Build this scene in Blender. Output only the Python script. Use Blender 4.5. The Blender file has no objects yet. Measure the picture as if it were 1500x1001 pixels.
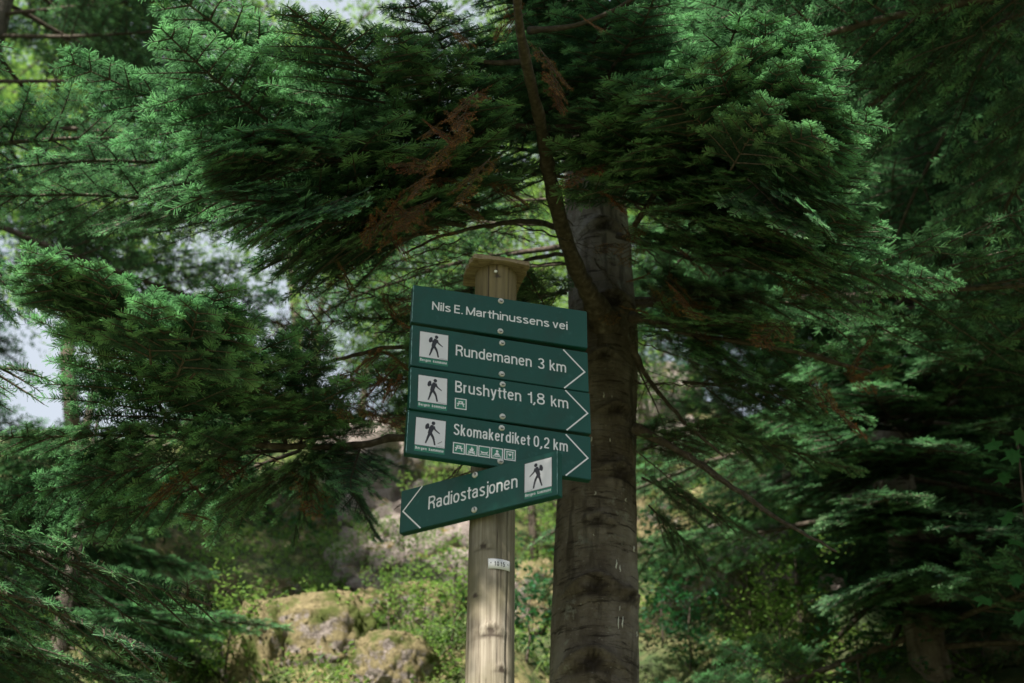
import bpy, math, random
import numpy as np
from mathutils import Vector, Matrix, noise

scn = bpy.context.scene
C = scn.collection
PI = math.pi
R = math.radians
random.seed(7)
rng = np.random.default_rng(11)

# ------------------------------------------------------------------ camera
cam_d = bpy.data.cameras.new('camera')
cam = bpy.data.objects.new('camera', cam_d)
C.objects.link(cam)
EYE = Vector((0, 0, 1.6))
PITCH = R(30.907)
cam.location = EYE
cam.rotation_euler = (PI / 2 + PITCH, 0, 0)
cam_d.lens = 50
cam_d.sensor_width = 36
cam_d.clip_start = 0.05
cam_d.clip_end = 2000
cam_d.dof.use_dof = True
cam_d.dof.focus_distance = 4.4
cam_d.dof.aperture_fstop = 3.2
scn.camera = cam

# ------------------------------------------------------------------ world + sun
SUN_EL, SUN_AZ = R(45), R(24)          # azimuth: degrees to the left of straight behind the camera
SUN = Vector((-math.sin(SUN_AZ) * math.cos(SUN_EL), -math.cos(SUN_AZ) * math.cos(SUN_EL), math.sin(SUN_EL)))
world = bpy.data.worlds.new('World')
scn.world = world
world.use_nodes = True
wn = world.node_tree
for n in list(wn.nodes):
    wn.nodes.remove(n)
sky = wn.nodes.new('ShaderNodeTexSky')
sky.sky_type = 'NISHITA'
sky.sun_disc = False
sky.sun_elevation = SUN_EL
sky.sun_rotation = math.atan2(SUN.x, SUN.y)
sky.air_density = 1.0
sky.dust_density = 2.5
sky.ozone_density = 1.0
bgn = wn.nodes.new('ShaderNodeBackground')
bgn.inputs['Strength'].default_value = 0.062
wo = wn.nodes.new('ShaderNodeOutputWorld')
# thin bright high cloud over the whole sky, slightly uneven
wtc = wn.nodes.new('ShaderNodeTexCoord'); wnz = wn.nodes.new('ShaderNodeTexNoise'); wnz.inputs['Scale'].default_value = 2.2; wnz.inputs['Detail'].default_value = 5
wmr = wn.nodes.new('ShaderNodeMapRange'); wmr.inputs[1].default_value = .3; wmr.inputs[2].default_value = .7; wmr.inputs[3].default_value = .35; wmr.inputs[4].default_value = .85
wmx = wn.nodes.new('ShaderNodeMix'); wmx.data_type = 'RGBA'; wmx.inputs[7].default_value = (6.6, 7.2, 8.0, 1)
wn.links.new(wtc.outputs['Generated'], wnz.inputs['Vector']); wn.links.new(wnz.outputs['Fac'], wmr.inputs[0]); wn.links.new(wmr.outputs[0], wmx.inputs[0])
wn.links.new(sky.outputs[0], wmx.inputs[6]); wn.links.new(wmx.outputs[2], bgn.inputs[0])
wn.links.new(bgn.outputs[0], wo.inputs[0])
sun_d = bpy.data.lights.new('sun', 'SUN')
sun_d.energy = 5.0
sun_d.angle = R(0.53)
sun_d.color = (1.0, 0.93, 0.82)
sun = bpy.data.objects.new('sun', sun_d)
sun.rotation_euler = SUN.to_track_quat('Z', 'Y').to_euler()
C.objects.link(sun)
scn.view_settings.view_transform = 'Standard'
scn.view_settings.look = 'None'
scn.view_settings.gamma = 1
scn.view_settings.use_curve_mapping = False
scn.view_settings.exposure = 1.0
scn.render.engine = 'CYCLES'
scn.cycles.max_bounces = 6
scn.cycles.diffuse_bounces = 3
scn.cycles.glossy_bounces = 2
scn.cycles.transmission_bounces = 3
scn.cycles.transparent_max_bounces = 4

# ------------------------------------------------------------------ helpers
FPX = 2083.33
cP, sP = math.cos(PITCH), math.sin(PITCH)


def at(px, py, z):
    """world point seen at pixel (px,py) of the 1500x1001 picture at depth z"""
    x = (px - 750) / FPX * z
    y = (500.5 - py) / FPX * z
    return Vector((x, z * cP - y * sP, EYE.z + z * sP + y * cP))


def tag(o, label=None, cat=None, group=None, kind=None):
    if label: o['label'] = label
    if cat: o['category'] = cat
    if group: o['group'] = group
    if kind: o['kind'] = kind
    return o


def empty(name, loc, label=None, cat=None, group=None, rot=None):
    o = bpy.data.objects.new(name, None)
    o.empty_display_size = 0.1
    o.location = loc
    if rot: o.rotation_euler = rot
    C.objects.link(o)
    return tag(o, label, cat, group)


def link(name, me, parent=None, matrix=None):
    o = bpy.data.objects.new(name, me)
    C.objects.link(o)
    if parent: o.parent = parent
    if matrix is not None: o.matrix_local = matrix
    return o


def np_mesh(name, v, f, mat, attrs=None, smooth=False):
    """v (n,3), f (m,k)"""
    v = np.asarray(v, dtype=np.float32); f = np.asarray(f, dtype=np.int32)
    me = bpy.data.meshes.new(name)
    k = f.shape[1]
    me.vertices.add(len(v)); me.vertices.foreach_set('co', v.ravel())
    me.loops.add(f.size); me.loops.foreach_set('vertex_index', f.ravel())
    me.polygons.add(len(f))
    me.polygons.foreach_set('loop_start', np.arange(0, f.size, k, dtype=np.int32))
    me.polygons.foreach_set('loop_total', np.full(len(f), k, dtype=np.int32))
    if smooth: me.polygons.foreach_set('use_smooth', np.ones(len(f), dtype=bool))
    me.update(calc_edges=True)
    if attrs:
        for an, av in attrs.items():
            a = me.attributes.new(an, 'FLOAT', 'POINT')
            a.data.foreach_set('value', np.asarray(av, dtype=np.float32))
    me.materials.append(mat)
    return me


class MB:
    """collects polygons of any size into one mesh"""
    def __init__(s): s.v = []; s.f = []; s.sm = []

    def add(s, vs, fs, smooth=False):
        o = len(s.v); s.v += [tuple(p) for p in vs]
        s.f += [tuple(i + o for i in q) for q in fs]; s.sm += [smooth] * len(fs)

    def box(s, c, d, m=None):
        x, y, z = d[0] / 2, d[1] / 2, d[2] / 2
        vs = [Vector((c[0] + a * x, c[1] + b * y, c[2] + e * z)) for a in (-1, 1) for b in (-1, 1) for e in (-1, 1)]
        if m: vs = [m @ p for p in vs]
        s.add(vs, [(0, 1, 3, 2), (4, 6, 7, 5), (0, 4, 5, 1), (2, 3, 7, 6), (0, 2, 6, 4), (1, 5, 7, 3)])

    def tube(s, pts, rad, n=8, cap=True):
        pts = [Vector(p) for p in pts]
        o = len(s.v); prev = None
        for i, p in enumerate(pts):
            t = (pts[min(i + 1, len(pts) - 1)] - pts[max(i - 1, 0)]).normalized()
            if prev is None:
                a = Vector((0, 0, 1)) if abs(t.z) < .9 else Vector((1, 0, 0))
                u = t.cross(a).normalized()
            else:
                u = (prev - t * prev.dot(t)).normalized()
            prev = u; w = t.cross(u)
            r = rad[i] if hasattr(rad, '__len__') else rad
            for k in range(n):
                a = 2 * PI * k / n
                s.v.append(tuple(p + u * (math.cos(a) * r) + w * (math.sin(a) * r)))
        for i in range(len(pts) - 1):
            for k in range(n):
                k2 = (k + 1) % n
                s.f.append((o + i * n + k, o + i * n + k2, o + (i + 1) * n + k2, o + (i + 1) * n + k)); s.sm.append(True)
        if cap:
            s.f.append(tuple(o + k for k in reversed(range(n)))); s.sm.append(False)
            s.f.append(tuple(o + (len(pts) - 1) * n + k for k in range(n))); s.sm.append(False)

    def mesh(s, name, mat):
        me = bpy.data.meshes.new(name)
        me.from_pydata(s.v, [], s.f)
        me.polygons.foreach_set('use_smooth', s.sm)
        me.materials.append(mat); me.update()
        return me

    def build(s, name, mat, parent=None, matrix=None):
        return link(name, s.mesh(name, mat), parent, matrix)


def hash2(ix, iy, seed):
    h = (ix.astype(np.int64) * 374761393 + iy.astype(np.int64) * 668265263 + seed * 144269) & 0x7fffffff
    h = ((h ^ (h >> 13)) * 1274126177) & 0x7fffffff
    return ((h ^ (h >> 16)) & 0xffff) / 65535.0


def vnoise(x, y, seed=0):
    ix = np.floor(x); iy = np.floor(y); fx = x - ix; fy = y - iy
    fx = fx * fx * (3 - 2 * fx); fy = fy * fy * (3 - 2 * fy)
    a = hash2(ix, iy, seed); b = hash2(ix + 1, iy, seed); c = hash2(ix, iy + 1, seed); d = hash2(ix + 1, iy + 1, seed)
    return (a * (1 - fx) + b * fx) * (1 - fy) + (c * (1 - fx) + d * fx) * fy


def fbm(x, y, seed=0, octv=4):
    s = 0; a = .5
    for i in range(octv):
        s = s + a * vnoise(x * 2 ** i + 17.3 * i, y * 2 ** i + 5.1 * i, seed + i); a *= .5
    return s


def smst(a, b, x):
    t = np.clip((x - a) / (b - a), 0, 1)
    return t * t * (3 - 2 * t)


# ------------------------------------------------------------------ materials
class NT:
    def __init__(s, name):
        s.m = bpy.data.materials.new(name); s.m.use_nodes = True
        s.t = s.m.node_tree; s.b = s.t.nodes['Principled BSDF']; s.out = s.t.nodes['Material Output']

    def n(s, ty, **kw):
        x = s.t.nodes.new(ty)
        for k, v in kw.items():
            if k in x.inputs: x.inputs[k].default_value = v
            else: setattr(x, k, v)
        return x

    def l(s, a, b): s.t.links.new(a, b)

    def coord(s, scale=(1, 1, 1), kind='Object', loc=(0, 0, 0)):
        tc = s.n('ShaderNodeTexCoord'); mp = s.n('ShaderNodeMapping')
        mp.inputs['Scale'].default_value = scale; mp.inputs['Location'].default_value = loc
        s.l(tc.outputs[kind], mp.inputs['Vector']); return mp.outputs[0]

    def noise(s, vec, scale, detail=4, rough=.55, dist=0):
        x = s.n('ShaderNodeTexNoise'); x.inputs['Scale'].default_value = scale
        x.inputs['Detail'].default_value = detail; x.inputs['Roughness'].default_value = rough
        x.inputs['Distortion'].default_value = dist
        s.l(vec, x.inputs['Vector']); return x.outputs['Fac']

    def ramp(s, fac, stops, interp='LINEAR'):
        x = s.n('ShaderNodeValToRGB'); cr = x.color_ramp; cr.interpolation = interp
        while len(cr.elements) < len(stops): cr.elements.new(.5)
        for e, (p, c) in zip(cr.elements, stops):
            e.position = p; e.color = (*c, 1) if len(c) == 3 else c
        s.l(fac, x.inputs[0]); return x.outputs[0]

    def mix(s, fac, a, b, mode='MIX'):
        x = s.n('ShaderNodeMix'); x.data_type = 'RGBA'; x.blend_type = mode
        for sock, v in ((x.inputs[0], fac), (x.inputs[6], a), (x.inputs[7], b)):
            if isinstance(v, (int, float)): sock.default_value = v
            elif isinstance(v, tuple): sock.default_value = (*v, 1)
            else: s.l(v, sock)
        return x.outputs[2]

    def bump(s, h, strength=.5, dist=.01, prev=None):
        x = s.n('ShaderNodeBump'); x.inputs['Strength'].default_value = strength; x.inputs['Distance'].default_value = dist
        s.l(h, x.inputs['Height'])
        if prev is not None: s.l(prev, x.inputs['Normal'])
        s.l(x.outputs[0], s.b.inputs['Normal']); return x.outputs[0]

    def math(s, op, a, b=None, clamp=False):
        x = s.n('ShaderNodeMath'); x.operation = op; x.use_clamp = clamp
        for i, v in enumerate((a, b)):
            if v is None: continue
            if isinstance(v, (int, float)): x.inputs[i].default_value = v
            else: s.l(v, x.inputs[i])
        return x.outputs[0]


def simple(name, col, rough=.6, metal=0.0, var=.15, scale=30, bump=0):
    s = NT(name); v = s.coord()
    n = s.noise(v, scale, 3)
    d = tuple(c * (1 - var) for c in col); u = tuple(min(1, c * (1 + var)) for c in col)
    s.l(s.ramp(n, [(.3, d), (.7, u)]), s.b.inputs['Base Color'])
    s.b.inputs['Roughness'].default_value = rough; s.b.inputs['Metallic'].default_value = metal
    if bump: s.bump(n, bump, .005)
    return s.m


def leafmat(name, dark, light, trans, tmix=.4, attr=None, rough=.45, objvar=.5):
    s = NT(name)
    if attr:
        a = s.n('ShaderNodeAttribute', attribute_name=attr); fac = a.outputs['Fac']
    else:
        fac = s.noise(s.coord(kind='Generated'), 5, 3)
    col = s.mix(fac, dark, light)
    oi = s.n('ShaderNodeObjectInfo')
    big = s.noise(s.coord(kind='Object'), 3.5, 2)
    val = s.math('ADD', s.math('MULTIPLY', oi.outputs['Random'], objvar), s.math('MULTIPLY', big, .7))
    val = s.math('ADD', val, .45)
    hs = s.n('ShaderNodeHueSaturation'); s.l(col, hs.inputs['Color']); s.l(val, hs.inputs['Value']); s.l(s.math('ADD', s.math('MULTIPLY', s.math('FRACT', s.math('MULTIPLY', oi.outputs['Random'], 7.3)), .045), .486), hs.inputs['Hue'])
    s.l(hs.outputs[0], s.b.inputs['Base Color'])
    s.b.inputs['Roughness'].default_value = rough
    s.b.inputs['Specular IOR Level'].default_value = .35
    tr = s.n('ShaderNodeBsdfTranslucent')
    tc = s.mix(fac, tuple(c * .3 if name == 'fir_needles' else c * .6 for c in trans), trans)
    s.l(tc, tr.inputs['Color'])
    mx = s.n('ShaderNodeMixShader'); mx.inputs[0].default_value = tmix
    s.l(s.b.outputs[0], mx.inputs[1]); s.l(tr.outputs[0], mx.inputs[2]); s.l(mx.outputs[0], s.out.inputs['Surface'])
    return s.m


M = {}
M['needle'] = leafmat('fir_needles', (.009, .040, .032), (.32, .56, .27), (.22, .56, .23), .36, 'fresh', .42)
M['dead'] = leafmat('dead_needles', (.22, .085, .035), (.52, .21, .075), (.22, .07, .03), .2, 'fresh', .7)
M['leaf'] = leafmat('green_leaves', (.04, .12, .03), (.16, .30, .07), (.34, .58, .12), .45, 'fresh', .4)
M['leafshade'] = leafmat('cool_shaded_leaves', (.02, .085, .04), (.05, .16, .06), (.06, .25, .07), .35, 'fresh', .4)  # darker, cooler copy of the green leaves: shade put into the colour
M['grass'] = leafmat('grass_blades', (.05, .12, .03), (.20, .24, .07), (.25, .35, .08), .35, 'fresh', .5)


def m_twig():
    s = NT('twig_bark'); v = s.coord()
    n = s.noise(v, 40, 4)
    s.l(s.ramp(n, [(.3, (.035, .026, .018)), (.55, (.085, .066, .048)), (.75, (.17, .15, .12))]), s.b.inputs['Base Color'])
    s.b.inputs['Roughness'].default_value = .85; s.bump(n, .5, .004); return s.m


M['twig'] = m_twig()


def m_bark():
    s = NT('fir_bark'); v = s.coord(); vh = s.coord((5, 5, 30)); vv = s.coord((14, 14, 2))
    big = s.noise(s.coord((1, 1, .6)), 3.6, 7, .68)
    col = s.ramp(big, [(.30, (.065, .052, .042)), (.44, (.15, .125, .10)), (.56, (.25, .22, .19)), (.72, (.38, .36, .325))])
    ln = s.noise(vh, 1.5, 5, .65, .4)
    lf = s.ramp(ln, [(.36, (1, 1, 1)), (.43, (0, 0, 0))])
    col = s.mix(s.math('MULTIPLY', lf, .75), col, (.02, .015, .011))
    mo = s.noise(v, 9, 5, .7)
    col = s.mix(s.ramp(mo, [(.60, (0, 0, 0)), (.70, (1, 1, 1))]), col, (.30, .30, .26))
    cn = s.noise(s.coord((7, 7, 75)), 1.3, 6, .75, .8)
    col = s.mix(s.ramp(cn, [(.36, (.8, .8, .8)), (.40, (0, 0, 0))]), col, (.03, .022, .017))
    fk = s.noise(s.coord((60, 60, 90)), 1, 3, .6)
    col = s.mix(s.ramp(fk, [(.66, (0, 0, 0)), (.72, (.6, .6, .6))]), col, (.42, .41, .37))
    st = s.noise(vv, 1.4, 3)
    col = s.mix(s.ramp(st, [(.56, (0, 0, 0)), (.66, (.6, .6, .6))]), col, (.04, .033, .026))
    at_ = s.n('ShaderNodeAttribute', attribute_name='scar')
    col = s.mix(s.math('MULTIPLY', at_.outputs['Fac'], .85), col, (.018, .013, .010))
    s.l(col, s.b.inputs['Base Color']); s.b.inputs['Roughness'].default_value = .85; s.b.inputs['Specular IOR Level'].default_value = .15
    b1 = s.bump(ln, .9, .014); b2 = s.bump(mo, .9, .012, b1)
    fn = s.noise(s.coord((1, 1, 3)), 60, 4, .7); b3 = s.bump(cn, .8, .01, b2); s.bump(fn, .6, .005, b3)
    return s.m


M['bark'] = m_bark()


def m_post():
    s = NT('weathered_post_wood'); vg = s.coord((60, 60, 2.2)); vg2 = s.coord((190, 190, 3)); v = s.coord()
    g = s.noise(vg, 1, 6, .65, .6); g2 = s.noise(vg2, 1, 3, .6)
    big = s.noise(v, 6, 4)
    col = s.ramp(g, [(.28, (.085, .068, .046)), (.43, (.20, .17, .125)), (.58, (.31, .275, .215)), (.8, (.42, .385, .31))])
    drip = s.noise(s.coord((22, 22, .9)), 1, 5, .65, .3); col = s.mix(s.ramp(drip, [(.50, (0, 0, 0)), (.64, (.75, .75, .75))]), col, (.085, .075, .055))
    col = s.mix(s.ramp(g2, [(.52, (0, 0, 0)), (.75, (.8, .8, .8))]), col, (.12, .09, .055))
    col = s.mix(s.ramp(big, [(.42, (0, 0, 0)), (.62, (.75, .75, .75))]), col, (.15, .135, .075), 'MIX')
    gx = s.n('ShaderNodeSeparateXYZ'); s.l(s.coord(), gx.inputs[0])
    mr = s.n('ShaderNodeMapRange'); mr.inputs[1].default_value = 3.3; mr.inputs[2].default_value = 3.9
    s.l(gx.outputs[2], mr.inputs[0])
    # darker ochre tone towards the top
    col = s.mix(s.math('MULTIPLY', mr.outputs[0], .75), col, s.ramp(g, [(.3, (.085, .062, .022)), (.7, (.26, .20, .085))]))
    sc = s.n('ShaderNodeAttribute', attribute_name='scar')
    col = s.mix(sc.outputs['Fac'], col, (.045, .032, .02))
    s.l(col, s.b.inputs['Base Color']); s.b.inputs['Roughness'].default_value = .8
    b = s.bump(g, .5, .004); s.bump(g2, .35, .002, b)
    return s.m


M['post'] = m_post()


def m_cap():
    s = NT('old_cap_board'); vg = s.coord((4, 60, 60)); g = s.noise(vg, 1, 6, .7, .8); n = s.noise(s.coord(), 35, 4)
    col = s.ramp(g, [(.3, (.10, .07, .038)), (.5, (.26, .20, .12)), (.75, (.40, .33, .22))])
    col = s.mix(s.ramp(n, [(.55, (0, 0, 0)), (.7, (.7, .7, .7))]), col, (.12, .08, .035))
    s.l(col, s.b.inputs['Base Color']); s.b.inputs['Roughness'].default_value = .85; s.bump(g, .7, .006); return s.m


M['cap'] = m_cap()


def m_sign():
    s = NT('green_sign_lacquer'); v = s.coord(kind='Object')
    n = s.noise(v, 5, 3); fine = s.noise(s.coord((60, 4, 4)), 3, 5, .7)
    col = s.ramp(n, [(.3, (.004, .062, .046)), (.7, (.006, .078, .058))])
    sm = s.noise(s.coord((30, 30, 70)), 1, 6, .75, .5)
    col = s.mix(s.ramp(sm, [(.58, (0, 0, 0)), (.70, (.34, .34, .34))]), col, (.05, .17, .15))
    dz = s.noise(s.coord((9, 9, 2.2)), 1, 5, .6); col = s.mix(s.ramp(dz, [(.50, (0, 0, 0)), (.68, (.55, .55, .55))]), col, (.010, .048, .032))
    sp = s.noise(s.coord((1, 1, 1)), 240, 2, .5); col = s.mix(s.ramp(sp, [(.72, (0, 0, 0)), (.78, (.5, .5, .5))]), col, (.09, .13, .09))
    s.l(col, s.b.inputs['Base Color'])
    s.l(s.ramp(fine, [(.3, (.30,) * 3), (.7, (.46,) * 3)]), s.b.inputs['Roughness'])
    s.b.inputs['Specular IOR Level'].default_value = .28
    s.bump(s.noise(v, 18, 2), .08, .003)
    return s.m


M['sign'] = m_sign()
M['signedge'] = simple('worn_sign_edge', (.20, .36, .36), .4, 0, .35, 60)
M['white'] = simple('white_sign_film', (.74, .74, .75), .45, 0, .05, 40)
M['panel'] = simple('pictogram_white', (.70, .69, .72), .4, 0, .03, 30)
M['black'] = simple('pictogram_black', (.012, .012, .015), .45, 0, .2, 30)
M['frame'] = simple('pictogram_outline', (.03, .045, .04), .5)
M['sticker'] = simple('bright_green_sticker', (.006, .165, .095), .4, 0, .1, 40)
M['screw'] = simple('white_screw_cap', (.60, .60, .57), .35, .1, .15, 200)
M['screwdark'] = simple('screw_recess', (.03, .035, .035), .6)
M['plate'] = simple('white_number_plate', (.78, .78, .78), .35, 0, .04, 30)
M['resin'] = simple('dried_resin', (.72, .72, .66), .35, 0, .15, 90)


def m_ground():
    s = NT('mossy_forest_floor'); v = s.coord()
    a = s.noise(v, .9, 5, .6); b = s.noise(v, 3.5, 6, .7); c = s.noise(v, 22, 5, .7)
    col = s.ramp(b, [(.32, (.035, .028, .018)), (.46, (.06, .085, .022)), (.56, (.20, .18, .075)), (.68, (.42, .34, .19))])
    col = s.mix(s.ramp(a, [(.45, (0, 0, 0)), (.6, (.8, .8, .8))]), col, (.035, .075, .02))
    col = s.mix(s.ramp(c, [(.35, (.6, .6, .6)), (.5, (0, 0, 0))]), col, (.025, .02, .012))
    s.l(col, s.b.inputs['Base Color']); s.b.inputs['Roughness'].default_value = .95
    b1 = s.bump(b, .8, .08); s.bump(c, .8, .02, b1); return s.m


M['ground'] = m_ground()


def m_rock(name, moss, mosscol=(.30, .235, .10)):
    s = NT(name); v = s.coord(); g = s.n('ShaderNodeNewGeometry')
    a = s.noise(v, 3.1, 6, .65); b = s.noise(v, 14, 6, .7)
    cr = s.n('ShaderNodeTexVoronoi', feature='DISTANCE_TO_EDGE'); cr.inputs['Scale'].default_value = 4.2
    vd = s.n('ShaderNodeVectorMath', operation='ADD'); nn = s.n('ShaderNodeTexNoise'); nn.inputs['Scale'].default_value = 5
    s.l(v, nn.inputs['Vector']); s.l(v, vd.inputs[0]); s.l(nn.outputs['Color'], vd.inputs[1]); s.l(vd.outputs[0], cr.inputs['Vector'])
    col = s.ramp(b, [(.3, (.20, .17, .155)), (.5, (.50, .43, .40)), (.7, (.66, .59, .56))])
    col = s.mix(s.ramp(cr.outputs['Distance'], [(.0, (.85, .85, .85)), (.05, (0, 0, 0))]), col, (.04, .033, .028))
    sx = s.n('ShaderNodeSeparateXYZ'); s.l(g.outputs['Normal'], sx.inputs[0])
    f = s.math('ADD', s.math('MULTIPLY', sx.outputs[2], .35), a)
    mf = s.ramp(f, [(.62 - moss, (0, 0, 0)), (.70 - moss, (1, 1, 1))])
    mc = s.ramp(b, [(.35, tuple(c * .45 for c in mosscol)), (.5, mosscol), (.68, (mosscol[0] * 1.5, mosscol[1] * 1.45, mosscol[2] * 1.5))])
    gr = s.noise(v, 1.7, 3)
    mc = s.mix(s.ramp(gr, [(.48, (0, 0, 0)), (.6, (.8, .8, .8))]), mc, (.09, .14, .028))
    s.l(s.mix(mf, col, mc), s.b.inputs['Base Color']); s.b.inputs['Roughness'].default_value = .95; s.b.inputs['Specular IOR Level'].default_value = .1
    fz = s.noise(v, 45, 4, .8)
    b1 = s.bump(b, .8, .04); s.bump(fz, .8, .015, b1); return s.m


M['moss'] = m_rock('moss_covered_rock', .24, (.33, .28, .155))
M['stone'] = m_rock('bare_pinkish_rock', -.10)

# ------------------------------------------------------------------ terrain
def height(x, y):
    x = np.asarray(x, float); y = np.asarray(y, float)
    edge = 5.6 + .35 * np.sin(x * .9 + 1) + .25 * np.sin(x * 2.3)
    h = 4.1 * smst(edge - .2, edge + 2.9, y)
    h = h + .72 * np.clip(y - edge - 2.6, 0, 9) + .42 * np.clip(y - edge - 11.6, 0, 14)
    h = h - .10 * np.clip(y - 45, 0, 400)
    lump = fbm(x * .9 + 3, y * .9, 5, 5) - .45
    h = h + lump * 1.1 * smst(5.2, 7.0, y) * (1 - smst(40, 90, y) * .5)
    h = h + (fbm(x * 3.1, y * 3.1, 9, 3) - .45) * .28 * smst(5.4, 6.4, y) * (1 - smst(20, 30, y))
    h = h + (fbm(x * .7, y * .7, 2, 3) - .45) * .12
    return h


def grid_axis(lo, hi, flo, fhi, fine, coarse_growth=1.18):
    a = list(np.arange(flo, fhi + fine / 2, fine)); st = fine; p = flo; left = []
    while p > lo: st *= coarse_growth; p -= st; left.append(p)
    st = fine; p = a[-1]; right = []
    while p < hi: st *= coarse_growth; p += st; right.append(p)
    return np.array(left[::-1] + a + right)


gx = grid_axis(-400, 400, -7, 7, .07); gy = grid_axis(-300, 500, 5, 14, .07)
GX, GY = np.meshgrid(gx, gy); GZ = height(GX, GY)
v = np.stack([GX.ravel(), GY.ravel(), GZ.ravel()], 1)
nx, ny = len(gx), len(gy)
ii = (np.arange(ny - 1)[:, None] * nx + np.arange(nx - 1)[None, :]).ravel()
f = np.stack([ii, ii + 1, ii + nx + 1, ii + nx], 1)
ter = link('hillside', np_mesh('hillside', v, f, M['ground'], smooth=True))
tag(ter, kind='structure', label='steep mossy hillside rising behind the signpost')


def hz(x, y): return float(height(x, y))


def ground_hit(px, py):
    """first point of the terrain along the sight line of a pixel"""
    d = (at(px, py, 1) - EYE)
    z = 5.0
    while z < 80:
        p = EYE + d * z
        if p.z < hz(p.x, p.y): return p
        z += .05
    return EYE + d * 30


# ------------------------------------------------------------------ needle foliage
def shoots_bough(seed, L, sp0=.075, sp1=.06, sp2=.055, bare=.1, maxlat=.55, droop=.12, lat_k=.5):
    r = random.Random(seed); out = []

    def grow(p, ang, zt, ln, lv):
        n = max(2, int(ln / .05)); pts = [Vector(p)]; a = ang; zz = zt
        bend = r.uniform(-.5, .5) * (.25 if lv == 0 else .5)
        for i in range(n):
            a += bend / n + r.uniform(-.035, .035); zz += (-droop * (.4 if lv else 1) / n) + r.uniform(-.03, .03)
            d = Vector((math.cos(a) * math.cos(zz), math.sin(a) * math.cos(zz), math.sin(zz)))
            pts.append(pts[-1] + d * (ln / n))
        out.append((pts, lv, ln))
        if lv >= 3: return
        sp = (sp0, sp1, sp2)[lv]
        if lv == 2 and ln < .10: return
        s = ln * bare if lv == 0 else sp * r.uniform(.6, 1.2); side = r.choice((-1, 1))
        while s < ln - .03:
            rem = ln - s
            if lv == 0: cl = min(lat_k * rem + .07, maxlat) * r.uniform(.72, 1.12)
            elif lv == 1: cl = min(.42 * rem + .03, .24) * r.uniform(.7, 1.15)
            else: cl = min(.5 * rem + .02, .09) * r.uniform(.7, 1.1)
            k = min(int(s / ln * n), n - 1); fr = s / ln * n - k
            q = pts[k].lerp(pts[k + 1], fr)
            dd = pts[k + 1] - pts[k]; aa = math.atan2(dd.y, dd.x)
            for sd in ((side,) if (lv != 0 and r.random() < .75) else (1, -1)):
                grow(q, aa + sd * r.uniform(.72, .98), r.uniform(-.18, .16) - (.05 if lv == 0 else 0), cl * r.uniform(.85, 1.1), lv + 1)
            side = -side
            s += sp * r.uniform(.75, 1.3)
    grow((0, 0, 0), 0, .05, L, 0)
    return out


def needle_arrays(shoots, dens=620, nl=.030, nw=.0024, min_lv=0, bare_len=.35, seed=0, spread=1.0):
    g = np.random.default_rng(seed)
    P, T, FR, SC = [], [], [], []
    for pts, lv, ln in shoots:
        if lv < min_lv: continue
        n = int(ln * dens)
        if n < 4: n = 4
        a = np.array([tuple(p) for p in pts]); seg = len(a) - 1
        lo = bare_len if lv == 0 else (.12 if lv == 1 and ln > .35 else .0)
        u = np.sort(g.uniform(lo, 1, n)) * seg
        k = np.minimum(u.astype(int), seg - 1); fr = (u - k)[:, None]
        P.append(a[k] * (1 - fr) + a[k + 1] * fr)
        t = a[k + 1] - a[k]; t /= np.linalg.norm(t, axis=1)[:, None]; T.append(t)
        td = (1 - u / seg) * ln
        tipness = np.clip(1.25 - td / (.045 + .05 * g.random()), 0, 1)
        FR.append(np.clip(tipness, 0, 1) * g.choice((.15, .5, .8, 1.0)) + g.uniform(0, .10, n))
        SC.append(np.where(td < .012, .7, 1) * (.82 if lv == 3 else 1))
    P = np.concatenate(P); T = np.concatenate(T); FR = np.concatenate(FR); SC = np.concatenate(SC)
    n = len(P); up = np.array([0, 0, 1.0])
    S = np.cross(up, T); S /= np.linalg.norm(S, axis=1)[:, None] + 1e-9
    N = np.cross(T, S)
    sg = np.where(g.random(n) < .5, -1, 1)
    phi = g.normal(.16, .30 * spread, n); al = g.uniform(.95, 1.2, n)
    tip = SC < .75; al = np.where(tip, g.uniform(.2, .8, n), al)
    side = S * (sg * np.cos(phi))[:, None] + N * np.sin(phi)[:, None]
    D = T * np.cos(al)[:, None] + side * np.sin(al)[:, None]
    Lg = nl * g.uniform(.75, 1.12, n) * SC
    Wd = np.cross(D, N + g.normal(0, .22, (n, 3))); Wd /= np.linalg.norm(Wd, axis=1)[:, None] + 1e-9
    w = nw * .5 * g.uniform(.8, 1.2, n)[:, None]
    tipP = P + D * Lg[:, None] + N * (-.0015)
    V = np.stack([P - Wd * w * .7, P + Wd * w * .7, tipP + Wd * w * .8, tipP - Wd * w * .8], 1).reshape(-1, 3)
    F = np.arange(n * 4).reshape(-1, 4)
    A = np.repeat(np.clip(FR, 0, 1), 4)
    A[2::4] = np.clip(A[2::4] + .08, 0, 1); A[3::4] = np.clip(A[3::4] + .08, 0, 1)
    return V, F, A


def wood_mesh(shoots, r0, name, minlv=9):
    b = MB()
    for pts, lv, ln in shoots:
        if lv > minlv: continue
        base = r0 if lv == 0 else (min(.006, .004 + .008 * ln) if lv == 1 else (.0026 if lv == 2 else .0016))
        n = len(pts)
        if lv >= 2: pts = [pts[0], pts[n // 2], pts[-1]] if n > 3 else [pts[0], pts[-1]]; n = len(pts)
        rad = [base * (1 - .75 * i / (n - 1)) for i in range(n)]
        b.tube(pts, rad, 7 if lv == 0 else (4 if lv == 1 else 3), cap=False)
    return b.mesh(name, M['twig'])


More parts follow.
